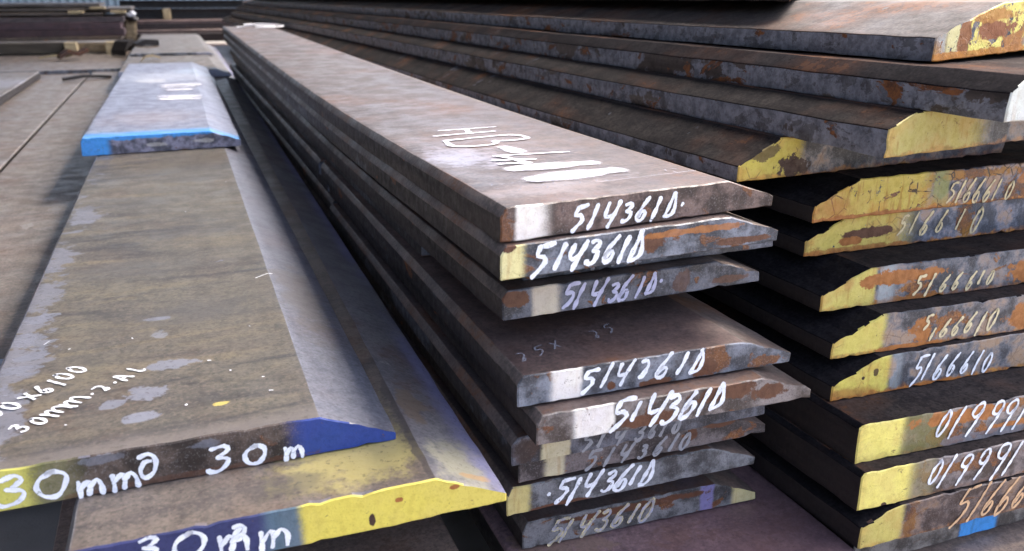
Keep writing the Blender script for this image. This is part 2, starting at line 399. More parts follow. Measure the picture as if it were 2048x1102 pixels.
NUM = {
 'M1': [('5', 0.065, 0.0023, 0.0208), ('1', 0.0789, 0.0025, 0.0193), ('4', 0.0937, 0.0013, 0.0204), ('3', 0.1089, 0.004, 0.0183), ('6', 0.1228, 0.003, 0.0202), ('1', 0.1363, 0.0027, 0.0188), ('D', 0.1491, 0.0031, 0.0213), ('.', 0.1596, 0.0107, 0.0133)],
 'M2': [('5', 0.0327, 0.0003, 0.0236), ('1', 0.0491, 0.0037, 0.0216), ('4', 0.0618, 0.0007, 0.0213), ('3', 0.0774, 0.0043, 0.0219), ('6', 0.092, 0.003, 0.0224), ('1', 0.1047, 0.0026, 0.0206), ('D', 0.1147, 0.0006, 0.0239)],
 'M3': [('5', 0.0602, 0.0047, 0.0242), ('1', 0.0706, 0.0024, 0.0221), ('4', 0.087, 0.0028, 0.0234), ('3', 0.1022, 0.0034, 0.0185), ('6', 0.1129, 0.0026, 0.023), ('1', 0.1286, 0.0032, 0.0199), ('D', 0.138, 0.004, 0.0223), ('.', 0.1474, 0.0137, 0.0166)],
 'M4': [('5', 0.0607, 0.0035, 0.0231), ('1', 0.0778, 0.0074, 0.0256), ('4', 0.0916, 0.0052, 0.025), ('2', 0.1101, 0.0083, 0.0244), ('6', 0.1281, 0.0053, 0.027), ('1', 0.1465, 0.007, 0.0242), ('D', 0.1595, 0.0049, 0.0254)],
 'M5': [('5', 0.0723, 0.0024, 0.0285), ('1', 0.0866, 0.0092, 0.0238), ('4', 0.1043, 0.0013, 0.0294), ('3', 0.1185, -0.0012, 0.0255), ('b', 0.1342, 0.0024, 0.0245), ('1', 0.1486, 0.003, 0.0245), ('D', 0.1604, 0.0057, 0.0281)],
 'M6': [('5', 0.0695, 0.002, 0.0176), ('1', 0.0834, 0.0026, 0.0176), ('4', 0.1004, -0.0009, 0.0163), ('3', 0.1206, -0.0037, 0.0152), ('6', 0.1321, 0.0012, 0.0143), ('1', 0.144, -0.0013, 0.0142), ('0', 0.1559, -0.0008, 0.0125)],
 'M7': [('5', 0.0696, -0.0007, 0.0186), ('1', 0.0869, -0.0022, 0.0165), ('4', 0.1029, -0.0011, 0.0177), ('3', 0.1208, 0.0004, 0.0133), ('6', 0.1373, -0.0016, 0.0176), ('1', 0.1523, 0.0029, 0.0176), ('0', 0.1633, -0.0001, 0.0162)],
 'M8': [('.', 0.0385, 0.0129, 0.0159), ('5', 0.0536, 0.0043, 0.0261), ('1', 0.065, 0.0002, 0.0237), ('4', 0.0812, 0.0049, 0.0277), ('3', 0.0987, 0.0049, 0.0249), ('6', 0.1119, 0.0028, 0.0267), ('1', 0.1252, 0.0076, 0.0239), ('D', 0.1357, 0.003, 0.0264)],
 'M9': [('5', 0.0356, -0.0023, 0.0253), ('1', 0.0453, 0.0003, 0.0215), ('4', 0.0655, 0.0013, 0.0251), ('3', 0.0837, 0.0036, 0.0243), ('6', 0.0998, 0.004, 0.0264), ('1', 0.1155, 0.0063, 0.023), ('0', 0.1281, 0.0034, 0.026)],
 'R5': [('5', 0.1771, 0.0053, 0.026), ('1', 0.19, 0.005, 0.0266), ('6', 0.2009, 0.0032, 0.0274), ('6', 0.2144, 0.0019, 0.0263), ('6', 0.2291, 0.0015, 0.0243), ('1', 0.2424, 0.0028, 0.0241), ('0', 0.2602, 0.0004, 0.0202)],
 'R6': [('5', 0.1212, 0.0131, 0.0324), ('1', 0.1373, 0.0131, 0.0343), ('6', 0.1524, 0.0083, 0.033), ('6', 0.1733, 0.0105, 0.032), ('1', 0.2009, 0.0113, 0.0321), ('0', 0.2235, 0.0047, 0.0319)],
 'R7': [('5', 0.116, 0.0056, 0.0247), ('1', 0.1317, 0.0038, 0.0247), ('6', 0.1486, 0.0043, 0.0212), ('6', 0.1643, 0.005, 0.0219), ('6', 0.1827, 0.0029, 0.0208), ('1', 0.1963, 0.0081, 0.0209), ('0', 0.208, 0.0051, 0.0197)],
 'R8': [('5', 0.1093, 0.018, 0.0322), ('1', 0.1184, 0.0051, 0.0171), ('6', 0.1328, 0.007, 0.0247), ('6', 0.1474, 0.0067, 0.0253), ('6', 0.1637, 0.0077, 0.028), ('1', 0.1793, 0.004, 0.0261), ('0', 0.1927, 0.0071, 0.0292)],
 'R9': [('5', 0.1028, 0.0037, 0.0331), ('1', 0.1152, 0.0074, 0.0336), ('6', 0.1299, 0.0043, 0.0291), ('6', 0.1464, 0.0065, 0.0298), ('6', 0.1646, 0.0061, 0.0287), ('1', 0.1797, 0.0029, 0.0265), ('0', 0.1917, 0.0027, 0.0231)],
 'R10': [('0', 0.0965, 0.013, 0.0388), ('1', 0.1142, 0.0098, 0.0399), ('9', 0.1337, 0.0079, 0.0415), ('9', 0.1583, 0.0069, 0.0396), ('9', 0.1761, 0.0054, 0.0379), ('1', 0.1954, 0.0054, 0.0389)],
 'R11': [('0', 0.0858, 0.0132, 0.0371), ('1', 0.102, 0.0073, 0.0397), ('9', 0.1204, 0.006, 0.0361), ('9', 0.1419, 0.0064, 0.0376), ('9', 0.165, 0.0032, 0.0398), ('1', 0.1829, 0.0037, 0.0381)],
 'R12': [('5', 0.1222, 0.0003, 0.0419), ('1', 0.1431, 0.0023, 0.0416), ('6', 0.1581, 0.004, 0.0392), ('6', 0.1771, 0.0013, 0.0403), ('6', 0.1964, 0.004, 0.0361)],
 'L1': [('3', 0.0359, 0.0039, 0.0248), ('O', 0.0554, 0.0057, 0.0229), ('m', 0.0762, 0.0008, 0.0125), ('m', 0.0973, 0.0002, 0.0132), ('o', 0.1145, 0.0062, 0.024), ('3', 0.1638, -0.0004, 0.0211), ('O', 0.1843, 0.0026, 0.0163), ('m', 0.21, -0.001, 0.0104)],
 'L2': [('3', 0.0503, 0.0137, 0.0306), ('O', 0.0711, 0.0105, 0.0277), ('m', 0.0952, 0.0064, 0.0204), ('o', 0.1027, 0.0152, 0.0263), ('m', 0.1209, 0.0032, 0.0175)],
}
# ---------------------------------------------------------------- ground
def ground():
    g = G('concrete_yard'); tc = g.n('ShaderNodeTexCoord').outputs['Object']
    a = g.noise(tc, 2.2, 6, .6); b = g.noise(tc, 30, 5, .65); c = g.noise(tc, 220, 2, .6)
    col = g.mix(g.st(a, .35, .65), (.26, .24, .22, 1), (.18, .165, .15, 1))
    col = g.mix(g.mul(g.st(b, .5, .7), .4), col, (.18, .16, .14, 1))
    g.bsdf(col, .85, 0, g.add(b, g.mul(c, .3)), .4, .004, .3)
    bm = bmesh.new(); bmesh.ops.create_grid(bm, x_segments=24, y_segments=24, size=120)
    me = bpy.data.meshes.new('ground'); bm.to_mesh(me); bm.free(); me.materials.append(g.m)
    o = link('ground', me); o.location = (0, 60, -0.0); tag(o, kind='structure')
ground()

MID_SIDE = [side_mat(rust=.3, scale=.25, a=(.085, .068, .062), b=(.03, .025, .025), dim=.72, scol=(.15, .155, .175)), side_mat(rust=.42, scale=.35, a=(.075, .062, .058), b=(.026, .022, .022), dim=.72, scol=(.14, .15, .17)), side_mat(rust=.25, scale=.45, a=(.07, .066, .068), b=(.026, .025, .027), dim=.75, scol=(.14, .15, .175))]
R_SIDE = [side_mat(rust=.55, scale=.80, scol=(.20, .215, .25), dim=1.45), side_mat(rust=.66, scale=.70, scol=(.19, .205, .24), dim=1.4), side_mat(rust=.5, scale=.78, a=(.09, .078, .07), scol=(.18, .195, .23), dim=1.4), side_mat(rust=.4, scale=.5, a=(.07, .055, .045)), side_mat(rust=.1, scale=.1, a=(.055, .042, .038), b=(.028, .022, .022))]

SAG_M = sag_fn([(0, 0), (.6, -.010), (1.4, -.007), (3.2, .014)])
SAG_R = sag_fn([(0, 0), (.6, -.003), (2.2, -.006), (5.5, -.022)])

def bar(x, y, z, w, t, L, label, group, sl=0.0, rot=0.0, prof=(0, 0, 0, 0), end=None, top=None, side=None, bevel=None, sag=None, twist=.6, seed=1, rough=.0004, tilt=0.0, cat='steel bar'):
    mats = [top, end, side] + ([bevel] if bevel else [])
    me = bar_mesh('steel_bar', w, t, L, sl - rot, *prof, mats, sag, twist, seed, rough)
    o = link('steel_bar', me); o.location = (x, y, z + CH); o.rotation_euler = (0, tilt, rot)
    return tag(o, label, cat, group)

def number(o, key, ink='white', sl=0.0, wd=.0038, seed=1, rot=0.0, slant=.25, gw=.95, over=None):
    """hand-chalked figures on a bar's near end"""
    d = Vector((1, sl - rot, 0)).normalized()
    k = Ink((0, 0, 0), d, (0, 0, 1), .0006, seed)
    k.n = Vector((d.y, -d.x, 0))
    for i, (ch, s, z0, z1) in enumerate(over or NUM[key]):
        z0 = max(z0, .0008)
        h = z1 - z0; hw = h * gw
        if key[0] == 'L': hw = h * {'3': 1.45, 'O': 1.2, 'm': 1.12, 'o': .95}[ch]
        if ch == '.': k.stroke([(s, z0 + h * .3), (s + .0006, z0 + h * .6)], wd * .9); k.flush('chalk_dot', INK[ink], o); continue
        k.glyph(ch, s - hw * .32 - slant * h * .5, z0, hw, h, wd, slant, .06)
        k.flush('chalk_letter' if ch in 'mo' and key[0] == 'L' else 'chalk_digit', INK[ink], o)

# ================================================================ middle stack
GM = 'flat bars of the middle stack with sloping right edges'
PM = (.005, .019, .05, .0088)
def mid_top(**k):
    d = dict(a=(.135, .103, .090), b=(.082, .063, .057), ripple=.35, rust=.2, patches=.25, pcol=(.24, .2, .19), rough=.41, spec=.6); d.update(k); return top_mat(**d)
B_MID = top_mat((.19, .155, .14), (.11, .09, .085), patches=.3, pcol=(.2, .2, .22), ripple=.1, rust=.3, ystreak=.2, rough=.42)  # bevels coloured lighter than the tops to paint in edge highlights
T_MID = mid_top(a=(.11, .088, .084), b=(.068, .054, .054))
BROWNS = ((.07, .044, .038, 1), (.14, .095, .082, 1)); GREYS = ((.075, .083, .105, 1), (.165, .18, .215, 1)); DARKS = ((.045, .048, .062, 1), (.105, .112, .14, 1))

m1top = mid_top(patches=.3, rust=.22, ripple=.45, blobs=[(.045, .22, .03, .05, (.42, .42, .52, 1), .55, .8, .5), (.10, .30, .06, .12, (.22, .15, .12, 1), .4, .8, .6), (.06, .05, .05, .02, (.30, .24, .22, 1), .5, .8, .5), (.12, 1.2, .07, .5, (.12, .10, .09, 1), .4, .9, .6)])
M1 = bar(.2038, .540, -.171, .2546, .026, 3.25, 'top bar of the middle stack, brown, sprayed HB-400 in white', GM, .08, 0, PM,
    end_mat([(.012, .037, .003, .012, WHT)], [(.004, .008, .007, .012, 'rust')], BROWNS, .42, streak=.25, orange=.3), m1top, MID_SIDE[0], bevel=B_MID, sag=SAG_M, seed=11)
number(M1, 'M1', 'white', .08, seed=1)
M2 = bar(.2022, .535, -.198, .2544, .026, 3.2, 'second bar of the middle stack, cream-yellow corner and thick white number', GM, .047, 0, PM,
    end_mat([(-.02, .0175, .002, .007, PALE)], [(.006, .024, .006, .004, 'drust'), (.128, .014, .012, .007, 'drust'), (.17, .019, .05, .003, 'orange', .8), (.215, .005, .03, .003, 'drust')], GREYS, .5, flake=.15, orange=.3), T_MID, MID_SIDE[1], bevel=B_MID, sag=SAG_M, seed=12)
number(M2, 'M2', 'white', .047, seed=2, wd=.0046)
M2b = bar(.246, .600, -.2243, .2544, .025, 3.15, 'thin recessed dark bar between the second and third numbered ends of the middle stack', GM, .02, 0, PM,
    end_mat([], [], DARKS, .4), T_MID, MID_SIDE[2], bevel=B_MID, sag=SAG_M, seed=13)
number(M2b, 'M3', 'faint', .02, seed=22)
M3 = bar(.2213, .5822, -.250, .2539, .0255, 3.15, 'dark blue-grey bar with cream band just above the wide gap in the middle stack', GM, .027, 0, PM,
    end_mat([(.026, .050, .005, .007, (.62, .55, .42, 1))], [(.012, .018, .012, .006, 'drust'), (.17, .012, .008, .01, 'drust', .7), (.22, .007, .02, .003, 'drust', .7)], DARKS, .35, streak=.2), T_MID, MID_SIDE[0], bevel=B_MID, sag=SAG_M, seed=14)
number(M3, 'M3', 'lilac', .027, seed=3)
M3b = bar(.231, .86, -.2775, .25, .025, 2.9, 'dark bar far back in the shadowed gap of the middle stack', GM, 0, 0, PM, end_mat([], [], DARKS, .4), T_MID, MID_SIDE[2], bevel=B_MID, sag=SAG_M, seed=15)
m4top = mid_top(patches=.1, rust=.25, ripple=.2, a=(.15, .105, .095), b=(.095, .066, .062))
M4 = bar(.2167, .5384, -.305, .2531, .0262, .92, 'middle stack bar with faint chalk on top and orange rust beside its number', GM, -.032, 0, PM,
    end_mat([(.028, .054, .006, .004, WHT)], [(.175, .018, .012, .012, 'rust'), (.165, .008, .01, .008, 'drust'), (.225, .006, .02, .004, 'rust'), (.08, .006, .004, .004, 'drust'), (.12, .003, .014, .003, 'drust')], GREYS, .45, streak=.15, orange=.35), m4top, MID_SIDE[1], bevel=B_MID, seed=16)
number(M4, 'M4', 'white', -.032, seed=4)
M5 = bar(.2267, .5237, -.333, .2533, .0262, .92, 'brown bar of the middle stack sticking out farthest right with broad white sprayed corner', GM, -.046, 0, PM,
    end_mat([(.031, .066, .006, .003, WHT)], [(.17, .020, .03, .008, 'drust'), (.21, .014, .018, .007, 'drust'), (.1, .006, .03, .006, 'drust')], ((.10, .075, .065, 1), (.19, .165, .155, 1)), .5, streak=.2, orange=.3), T_MID, MID_SIDE[0], bevel=B_MID, seed=17)
number(M5, 'M5', 'white', -.046, seed=5, wd=.0044)
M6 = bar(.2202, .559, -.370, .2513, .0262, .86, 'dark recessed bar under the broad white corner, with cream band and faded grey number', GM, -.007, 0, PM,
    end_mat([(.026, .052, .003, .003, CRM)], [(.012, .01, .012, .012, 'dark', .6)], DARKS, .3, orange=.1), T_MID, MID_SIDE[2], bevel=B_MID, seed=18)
number(M6, 'M6', 'dull', -.007, seed=6)
M7 = bar(.233, .5751, -.3985, .2525, .0262, 3.15, 'dark middle stack bar with ghostly grey number, directly above the grey yellow-cornered one', GM, -.019, 0, PM,
    end_mat([(.024, .042, .006, .004, CRM)], [(.17, .014, .006, .006, 'drust'), (.2, .02, .02, .004, 'drust')], ((.06, .05, .052, 1), (.13, .11, .11, 1)), .4), T_MID, MID_SIDE[1], bevel=B_MID, sag=SAG_M, seed=19)
number(M7, 'M7', 'dull', -.019, seed=7, slant=.35)
M8 = bar(.2232, .5784, -.431, .2525, .0272, 3.15, 'grey middle stack bar with yellow left corner beside the yellow plate tip', GM, -.034, 0, PM,
    end_mat([(-.02, .021, .002, .006, (.62, .52, .20, 1))], [(.05, .001, .03, .003, 'drust')], ((.085, .085, .09, 1), (.17, .175, .185, 1)), .2), T_MID, MID_SIDE[2], bevel=B_MID, sag=SAG_M, seed=20)
number(M8, 'M8', 'white', -.034, seed=8, slant=.32, wd=.0043)
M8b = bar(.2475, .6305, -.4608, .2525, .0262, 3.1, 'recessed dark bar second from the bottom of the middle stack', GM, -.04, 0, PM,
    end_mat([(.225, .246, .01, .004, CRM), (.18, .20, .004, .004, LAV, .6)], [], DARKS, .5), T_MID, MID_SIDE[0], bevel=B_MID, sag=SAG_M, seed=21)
M9 = bar(.2482, .6035, -.490, .2525, .0285, 3.1, 'lowest bar of the middle stack, grey-brown with a lilac sprayed stripe and cream right tip', GM, -.046, 0, PM,
    end_mat([(.187, .202, .003, .003, (.24, .21, .42, 1), .8), (.224, .256, .006, .004, (.62, .54, .26, 1))], [(.12, .022, .08, .004, 'drust')], ((.075, .07, .07, 1), (.15, .145, .15, 1)), .42, orange=.35), T_MID, MID_SIDE[1], bevel=B_MID, sag=SAG_M, seed=23)
number(M9, 'M9', 'cream', -.046, seed=9, slant=.35, wd=.0042)
number(M9, 'M9', 'lilac', -.046, seed=19, slant=.35, wd=.003)
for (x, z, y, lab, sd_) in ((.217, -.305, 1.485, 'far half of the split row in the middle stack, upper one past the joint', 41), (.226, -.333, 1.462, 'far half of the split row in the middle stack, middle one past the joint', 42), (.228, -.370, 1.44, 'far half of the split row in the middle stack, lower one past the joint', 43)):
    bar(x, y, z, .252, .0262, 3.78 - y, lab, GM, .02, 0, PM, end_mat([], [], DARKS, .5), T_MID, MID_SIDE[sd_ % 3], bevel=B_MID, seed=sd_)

# sprayed grade mark and small stamped rows on the top bar
def spray_text(o, L, name='sprayed_mark', ink='spray', lift=.0006, seed=5):
    k = Ink((0, 0, 0), (0, -1, 0), (1, 0, 0), lift, seed); k.n = Vector((0, 0, 1))
    for pts, wd in L: k.stroke([(-y, x) for (x, y) in pts], wd)      # given as (x, y) on the bar's face
    return k.build(name, INK[ink], o)
def T(y): return .026 + SAG_M(y) * .75
def on_top(o, name, strokes, ink, t, sagf=None, w=.25, seed=5, twist=.6, kind=None):
    k = Ink((0, 0, 0), (1, 0, 0), (0, 1, 0), 0, seed); k.n = Vector((0, 0, 1))
    for pts, wd in strokes: k.stroke(pts, wd)
    if sagf: k.V = [(x, y, z + t + .0009 + sagf(y) * (1 - twist * x / w)) for (x, y, z) in k.V]
    else: k.V = [(x, y, z + t + .0009) for (x, y, z) in k.V]
    return tag(k.build(name, INK[ink], o), kind=kind)
HB = {'H': [([(.072, .389), (.105, .387), (.139, .386)], .0065), ([(.056, .352), (.09, .353), (.126, .354)], .0085), ([(.104, .386), (.100, .37), (.097, .354)], .009)],
 'B': [([(.058, .316), (.095, .320), (.132, .3225)], .009), ([(.132, .3225), (.142, .308), (.140, .290), (.122, .284), (.104, .288)], .009), ([(.104, .290), (.096, .270), (.075, .267), (.054, .276), (.054, .300), (.058, .316)], .0095)],
 '-': [([(.098, .247), (.100, .214)], .020)],
 '4': [([(.071, .203), (.105, .199), (.143, .194)], .008), ([(.076, .201), (.082, .175), (.084, .158)], .010), ([(.062, .180), (.08, .176), (.098, .171)], .009), ([(.061, .161), (.075, .158), (.087, .155)], .009)],
 'o': [([(.066, .133), (.085, .134), (.11, .134), (.134, .132)], .032)],
 'O': [([(.066, .084), (.09, .087), (.115, .090), (.138, .092)], .036)]}
for ch, L in HB.items(): on_top(M1, 'sprayed_letter' if ch in 'HB' else 'sprayed_mark', L, 'spray', .026, SAG_M, .2546, 5)
rr = random.Random(8); rows = []
for y0, x0, x1, n in ((.058, .03, .20, 17), (.045, .035, .205, 22), (.070, .02, .055, 4), (.055, .018, .04, 3)):
    for i in range(n):
        if rr.random() < .25: continue
        x = x0 + (x1 - x0) * i / n; yy = y0 + x * .085 + (rr.random() - .5) * .004; a = rr.random() * 6.3; l = .0012 + rr.random() * .002
        rows.append(([(x - math.cos(a) * l, yy - math.sin(a) * l), (x + math.cos(a) * l, yy + math.sin(a) * l)], .0013))
rows.append(([(.10, .047), (.15, .052), (.20, .0575)], .0012))
on_top(M1, 'stamp_marks', rows, 'faint', .026, SAG_M, .2546, 6, kind='stuff')
def glyph_path(ch, p, u, v, w, h):
    u = Vector(u).normalized(); v = Vector(v).normalized()
    return [[tuple(Vector(p) + u * (a * w) + v * (b * h)) for a, b in st] for st in GL[ch]]
def plan_text(L, u, v, h, wd, gw=.62):
    out = []
    for ch, x, y in L:
        for st in glyph_path(ch, (x, y), u, v, h * gw * (1.05 if ch == 'm' else 1), h): out.append((st, wd))
    return out
for q in [('2', .012, .022), ('5', .030, .029), ('x', .047, .036), ('2', .088, .043), ('5', .105, .050)]: on_top(M4, 'chalk_figure', plan_text([q], (1, .22), (.1, 1), .018, .0018, .8), 'faint', .0262, None, seed=9)

# ================================================================ right stack
GR = 'flat bars of the tall right stack with sloping left edges'
PR = (.054, .0165, 0, 0); PRS = (.0035, .0355, 0, 0)
ROT = .020

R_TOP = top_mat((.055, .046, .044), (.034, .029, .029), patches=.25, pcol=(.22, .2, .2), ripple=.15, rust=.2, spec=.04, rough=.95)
R_BEV = top_mat((.022, .020, .022), (.012, .011, .013), patches=.6, pcol=(.055, .06, .075), ripple=0, rust=.1, ystreak=.3, spec=.04, rough=.95)  # near-black: the shade between the stacked bars is put into this colour
R_BEV2 = top_mat((.030, .027, .026), (.016, .015, .016), patches=.75, pcol=(.068, .074, .09), ripple=0, rust=.12, ystreak=.3, spec=.04, rough=.95)  # slightly paler bevel, also darkened to carry shade
YBEV = lambda y1, c=YEL: top_mat((.105, .085, .065), (.06, .048, .04), patches=.4, pcol=(.15, .155, .17), ripple=0, rust=.3, ystreak=.3, bandsy=[(-.05, y1, .004, .008, c, .9)])
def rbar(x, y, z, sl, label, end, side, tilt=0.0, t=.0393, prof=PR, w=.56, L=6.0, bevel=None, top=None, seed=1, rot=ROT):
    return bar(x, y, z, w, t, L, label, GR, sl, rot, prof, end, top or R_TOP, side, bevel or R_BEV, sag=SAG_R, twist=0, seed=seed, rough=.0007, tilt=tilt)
LITTOP = top_mat((.085, .072, .066), (.055, .047, .044), patches=.45, pcol=(.16, .155, .16), ripple=.1, rust=.3, ystreak=.3, spec=.25, rough=.6)  # paler copy for the top bar, its lit look put into the colour
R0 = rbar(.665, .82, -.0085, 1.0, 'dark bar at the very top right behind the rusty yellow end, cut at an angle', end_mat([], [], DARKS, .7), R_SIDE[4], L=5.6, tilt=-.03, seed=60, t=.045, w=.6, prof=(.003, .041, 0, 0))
R1 = rbar(0.6273, 0.5726, -0.0580, 0.193, 'uppermost complete bar at top right, end flaking from pale yellow to orange rust', 
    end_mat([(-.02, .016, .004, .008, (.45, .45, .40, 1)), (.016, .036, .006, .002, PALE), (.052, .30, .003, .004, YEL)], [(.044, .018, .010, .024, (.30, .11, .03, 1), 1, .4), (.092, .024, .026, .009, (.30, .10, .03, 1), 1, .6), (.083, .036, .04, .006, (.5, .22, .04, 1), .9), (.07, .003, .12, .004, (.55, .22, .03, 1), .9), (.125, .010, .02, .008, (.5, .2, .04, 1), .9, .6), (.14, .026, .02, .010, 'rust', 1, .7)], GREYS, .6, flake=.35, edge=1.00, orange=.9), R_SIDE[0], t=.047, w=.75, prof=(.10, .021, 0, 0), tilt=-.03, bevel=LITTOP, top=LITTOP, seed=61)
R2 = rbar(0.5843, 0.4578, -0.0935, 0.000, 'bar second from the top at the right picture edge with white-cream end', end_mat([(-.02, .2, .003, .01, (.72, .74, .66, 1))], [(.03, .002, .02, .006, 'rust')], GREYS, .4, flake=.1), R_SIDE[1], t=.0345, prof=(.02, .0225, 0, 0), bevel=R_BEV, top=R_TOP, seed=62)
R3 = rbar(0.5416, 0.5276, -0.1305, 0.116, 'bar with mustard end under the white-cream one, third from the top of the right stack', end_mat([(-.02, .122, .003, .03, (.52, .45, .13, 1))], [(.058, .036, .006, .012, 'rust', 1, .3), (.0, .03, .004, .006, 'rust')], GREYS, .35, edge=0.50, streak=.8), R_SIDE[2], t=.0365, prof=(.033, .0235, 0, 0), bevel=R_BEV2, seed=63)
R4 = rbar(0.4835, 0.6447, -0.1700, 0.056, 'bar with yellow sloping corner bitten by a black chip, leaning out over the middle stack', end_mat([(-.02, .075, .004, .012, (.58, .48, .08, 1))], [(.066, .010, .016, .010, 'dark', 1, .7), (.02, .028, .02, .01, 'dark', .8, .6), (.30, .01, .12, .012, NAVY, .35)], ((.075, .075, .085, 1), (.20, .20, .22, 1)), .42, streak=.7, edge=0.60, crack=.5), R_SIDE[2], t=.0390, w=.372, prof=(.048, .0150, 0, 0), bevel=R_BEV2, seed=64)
R5 = rbar(0.5535, 0.6165, -0.2100, 0.004, 'bar with cracked flaking yellow end and rusty holes, upper of the two peeling pair', end_mat([(-.02, .145, .004, .02, (.62, .50, .10, 1)), (.15, .172, .004, .004, GREEN, .8)], [(.095, .020, .020, .006, 'rust', 1, .5), (.078, .012, .008, .010, 'rust', 1, .5), (.135, .016, .009, .016, 'rust', 1, .5), (.02, .012, .03, .012, 'orange', .55, .5, .6), (.07, .001, .09, .003, 'orange', .9, .5), (.30, .026, .03, .010, 'orange', 1, .5), (.2, .033, .07, .004, 'rust')], ((.06, .07, .11, 1), (.16, .18, .25, 1)), .5, flake=.12, crack=1.0, edge=1.00, streak=.9), R_SIDE[4], seed=65)
number(R5, 'R5', 'cream', 0.004, seed=31, rot=ROT, wd=.0030, gw=.7)
R6 = rbar(0.5624, 0.6325, -0.2500, -0.024, 'lower of the peeling pair, yellow end with one long rust scar and blue-grey right part', end_mat([(-.02, .125, .004, .035, (.66, .54, .12, 1))], [(.082, .018, .034, .006, 'drust', 1, .4), (.055, .011, .016, .004, 'orange', 1, .5), (.205, .02, .012, .018, 'rust', .9, .4), (.05, .002, .08, .004, 'orange', .7, .5)], ((.09, .11, .16, 1), (.22, .25, .33, 1)), .3, flake=.05, crack=.4, edge=0.90, streak=.8), R_SIDE[4], seed=66)
number(R6, 'R6', 'cream', -0.024, seed=32, rot=ROT, wd=.0032, gw=.7)
R7 = rbar(0.5481, 0.5861, -0.2900, -0.048, 'rust-blotched bar with short yellow corner directly below the peeling pair', end_mat([(-.02, .062, .002, .004, (.66, .56, .14, 1)), (.066, .085, .003, .012, (.42, .46, .46, 1), .8)], [(.030, .028, .006, .012, 'orange', .45, .5, .5), (.095, .026, .05, .008, 'orange', 1, .6), (.11, .014, .02, .006, 'rust', 1, .6), (.26, .018, .03, .014, 'orange', 1, .6), (.1, .002, .05, .004, 'rust')], GREYS, .58, streak=.8, edge=0.50, orange=.8), R_SIDE[4], seed=67)
number(R7, 'R7', 'cream', -0.048, seed=33, rot=ROT, wd=.0034, gw=.755)
R8 = rbar(0.5474, 0.5633, -0.3300, -0.058, 'bar with orange rust behind its worn number, middle of the three short yellow corners', end_mat([(-.02, .058, .002, .008, (.68, .58, .13, 1))], [(.105, .014, .016, .012, 'orange', 1, .8), (.13, .024, .03, .008, 'rust', 1, .7), (.25, .018, .04, .014, 'orange', 1, .4), (.09, .002, .04, .003, 'orange')], ((.085, .085, .095, 1), (.18, .18, .20, 1)), .35, streak=.4, crack=.3, edge=0.70, orange=.8), R_SIDE[4], seed=68)
number(R8, 'R8', 'cream', -0.058, seed=34, rot=ROT, wd=.0034, gw=.755)
R9 = rbar(0.5448, 0.5541, -0.3700, -0.039, 'blue-grey bar with crisp white number and rounded yellow corner turning orange below', end_mat([(-.02, .066, .002, .006, (.70, .60, .12, 1)), (.068, .08, .003, .008, (.36, .40, .42, 1), .6)], [(.02, .005, .03, .006, 'orange', .7, .5, .5), (.05, .024, .003, .004, 'dark', .9, .4), (.035, .02, .0015, .0015, 'dark'), (.12, .001, .06, .002, 'orange')], ((.09, .095, .115, 1), (.17, .18, .205, 1)), .12, streak=.5, edge=0.80, crack=.3), R_SIDE[4], seed=69)
number(R9, 'R9', 'white', -0.039, seed=35, rot=ROT, wd=.0032, gw=.7)
R10 = rbar(0.5391, 0.5084, -0.4100, -0.063, 'square-edged bar chalked 0199 with bright yellow corner, upper of the two', end_mat([(-.02, .052, .002, .010, YEL), (.05, .10, .01, .02, (.22, .20, .06, 1), .7)], [(.13, .03, .07, .008, 'orange', 1, .5), (.10, .014, .02, .012, 'rust', .8, .6), (.2, .012, .05, .003, 'orange'), (.15, .004, .05, .006, SCALEL, .6)], ((.10, .075, .06, 1), (.20, .19, .20, 1)), .45, streak=.1, crack=.2, edge=0.25, orange=.7), R_SIDE[4], prof=PRS, seed=70)
number(R10, 'R10', 'white', -0.063, seed=36, rot=ROT, wd=.0034, gw=.75, slant=.3)
R11 = rbar(0.5339, 0.4930, -0.4500, -0.047, 'square-edged bar chalked 01999 with a bite out of its yellow corner, lower of the two', end_mat([(-.02, .060, .002, .010, YEL), (.055, .085, .01, .012, (.30, .26, .12, 1), .6)], [(.010, .031, .014, .006, 'rust', 1, .5), (.12, .026, .06, .008, 'rust', .8, .6), (.03, .001, .004, .003, 'dark')], ((.10, .07, .058, 1), (.17, .15, .155, 1)), .4, streak=.1, edge=0.20, orange=.5), R_SIDE[4], prof=PRS, seed=71)
number(R11, 'R11', 'white', -0.047, seed=37, rot=ROT, wd=.0034, gw=.75, slant=.3)
R12 = rbar(0.5381, 0.4892, -0.4900, -0.042, 'lowest numbered bar of the right stack, dark brown with rust-tinted figures', end_mat([(-.02, .047, .002, .006, (.64, .54, .14, 1))], [(.058, .016, .006, .02, 'rust', .8, .5)], ((.085, .052, .045, 1), (.13, .10, .095, 1)), .35, streak=.5, edge=0.40, orange=.3), R_SIDE[4], prof=(.045, .023, 0, 0), seed=72)
number(R12, 'R12', 'rusty', -0.042, seed=38, rot=ROT, wd=.0034, gw=.7, slant=.35)
R13 = rbar(.553, .5069, -.5275, -.02, 'grey-brown bar at the lower right edge with a sky-blue sprayed patch', end_mat([(.135, .185, .004, .006, SKYB)], [], ((.12, .10, .085, 1), (.20, .18, .16, 1)), .2), R_SIDE[4], prof=PRS, seed=73)
# white paint line where the crisp-numbered bar meets the one below
on_top(R10, 'paint_line', [([(.125, .042), (.16, .046), (.24, .052), (.33, .056)], .006)], 'spray', .0393, SAG_R, .36, 7, 0)

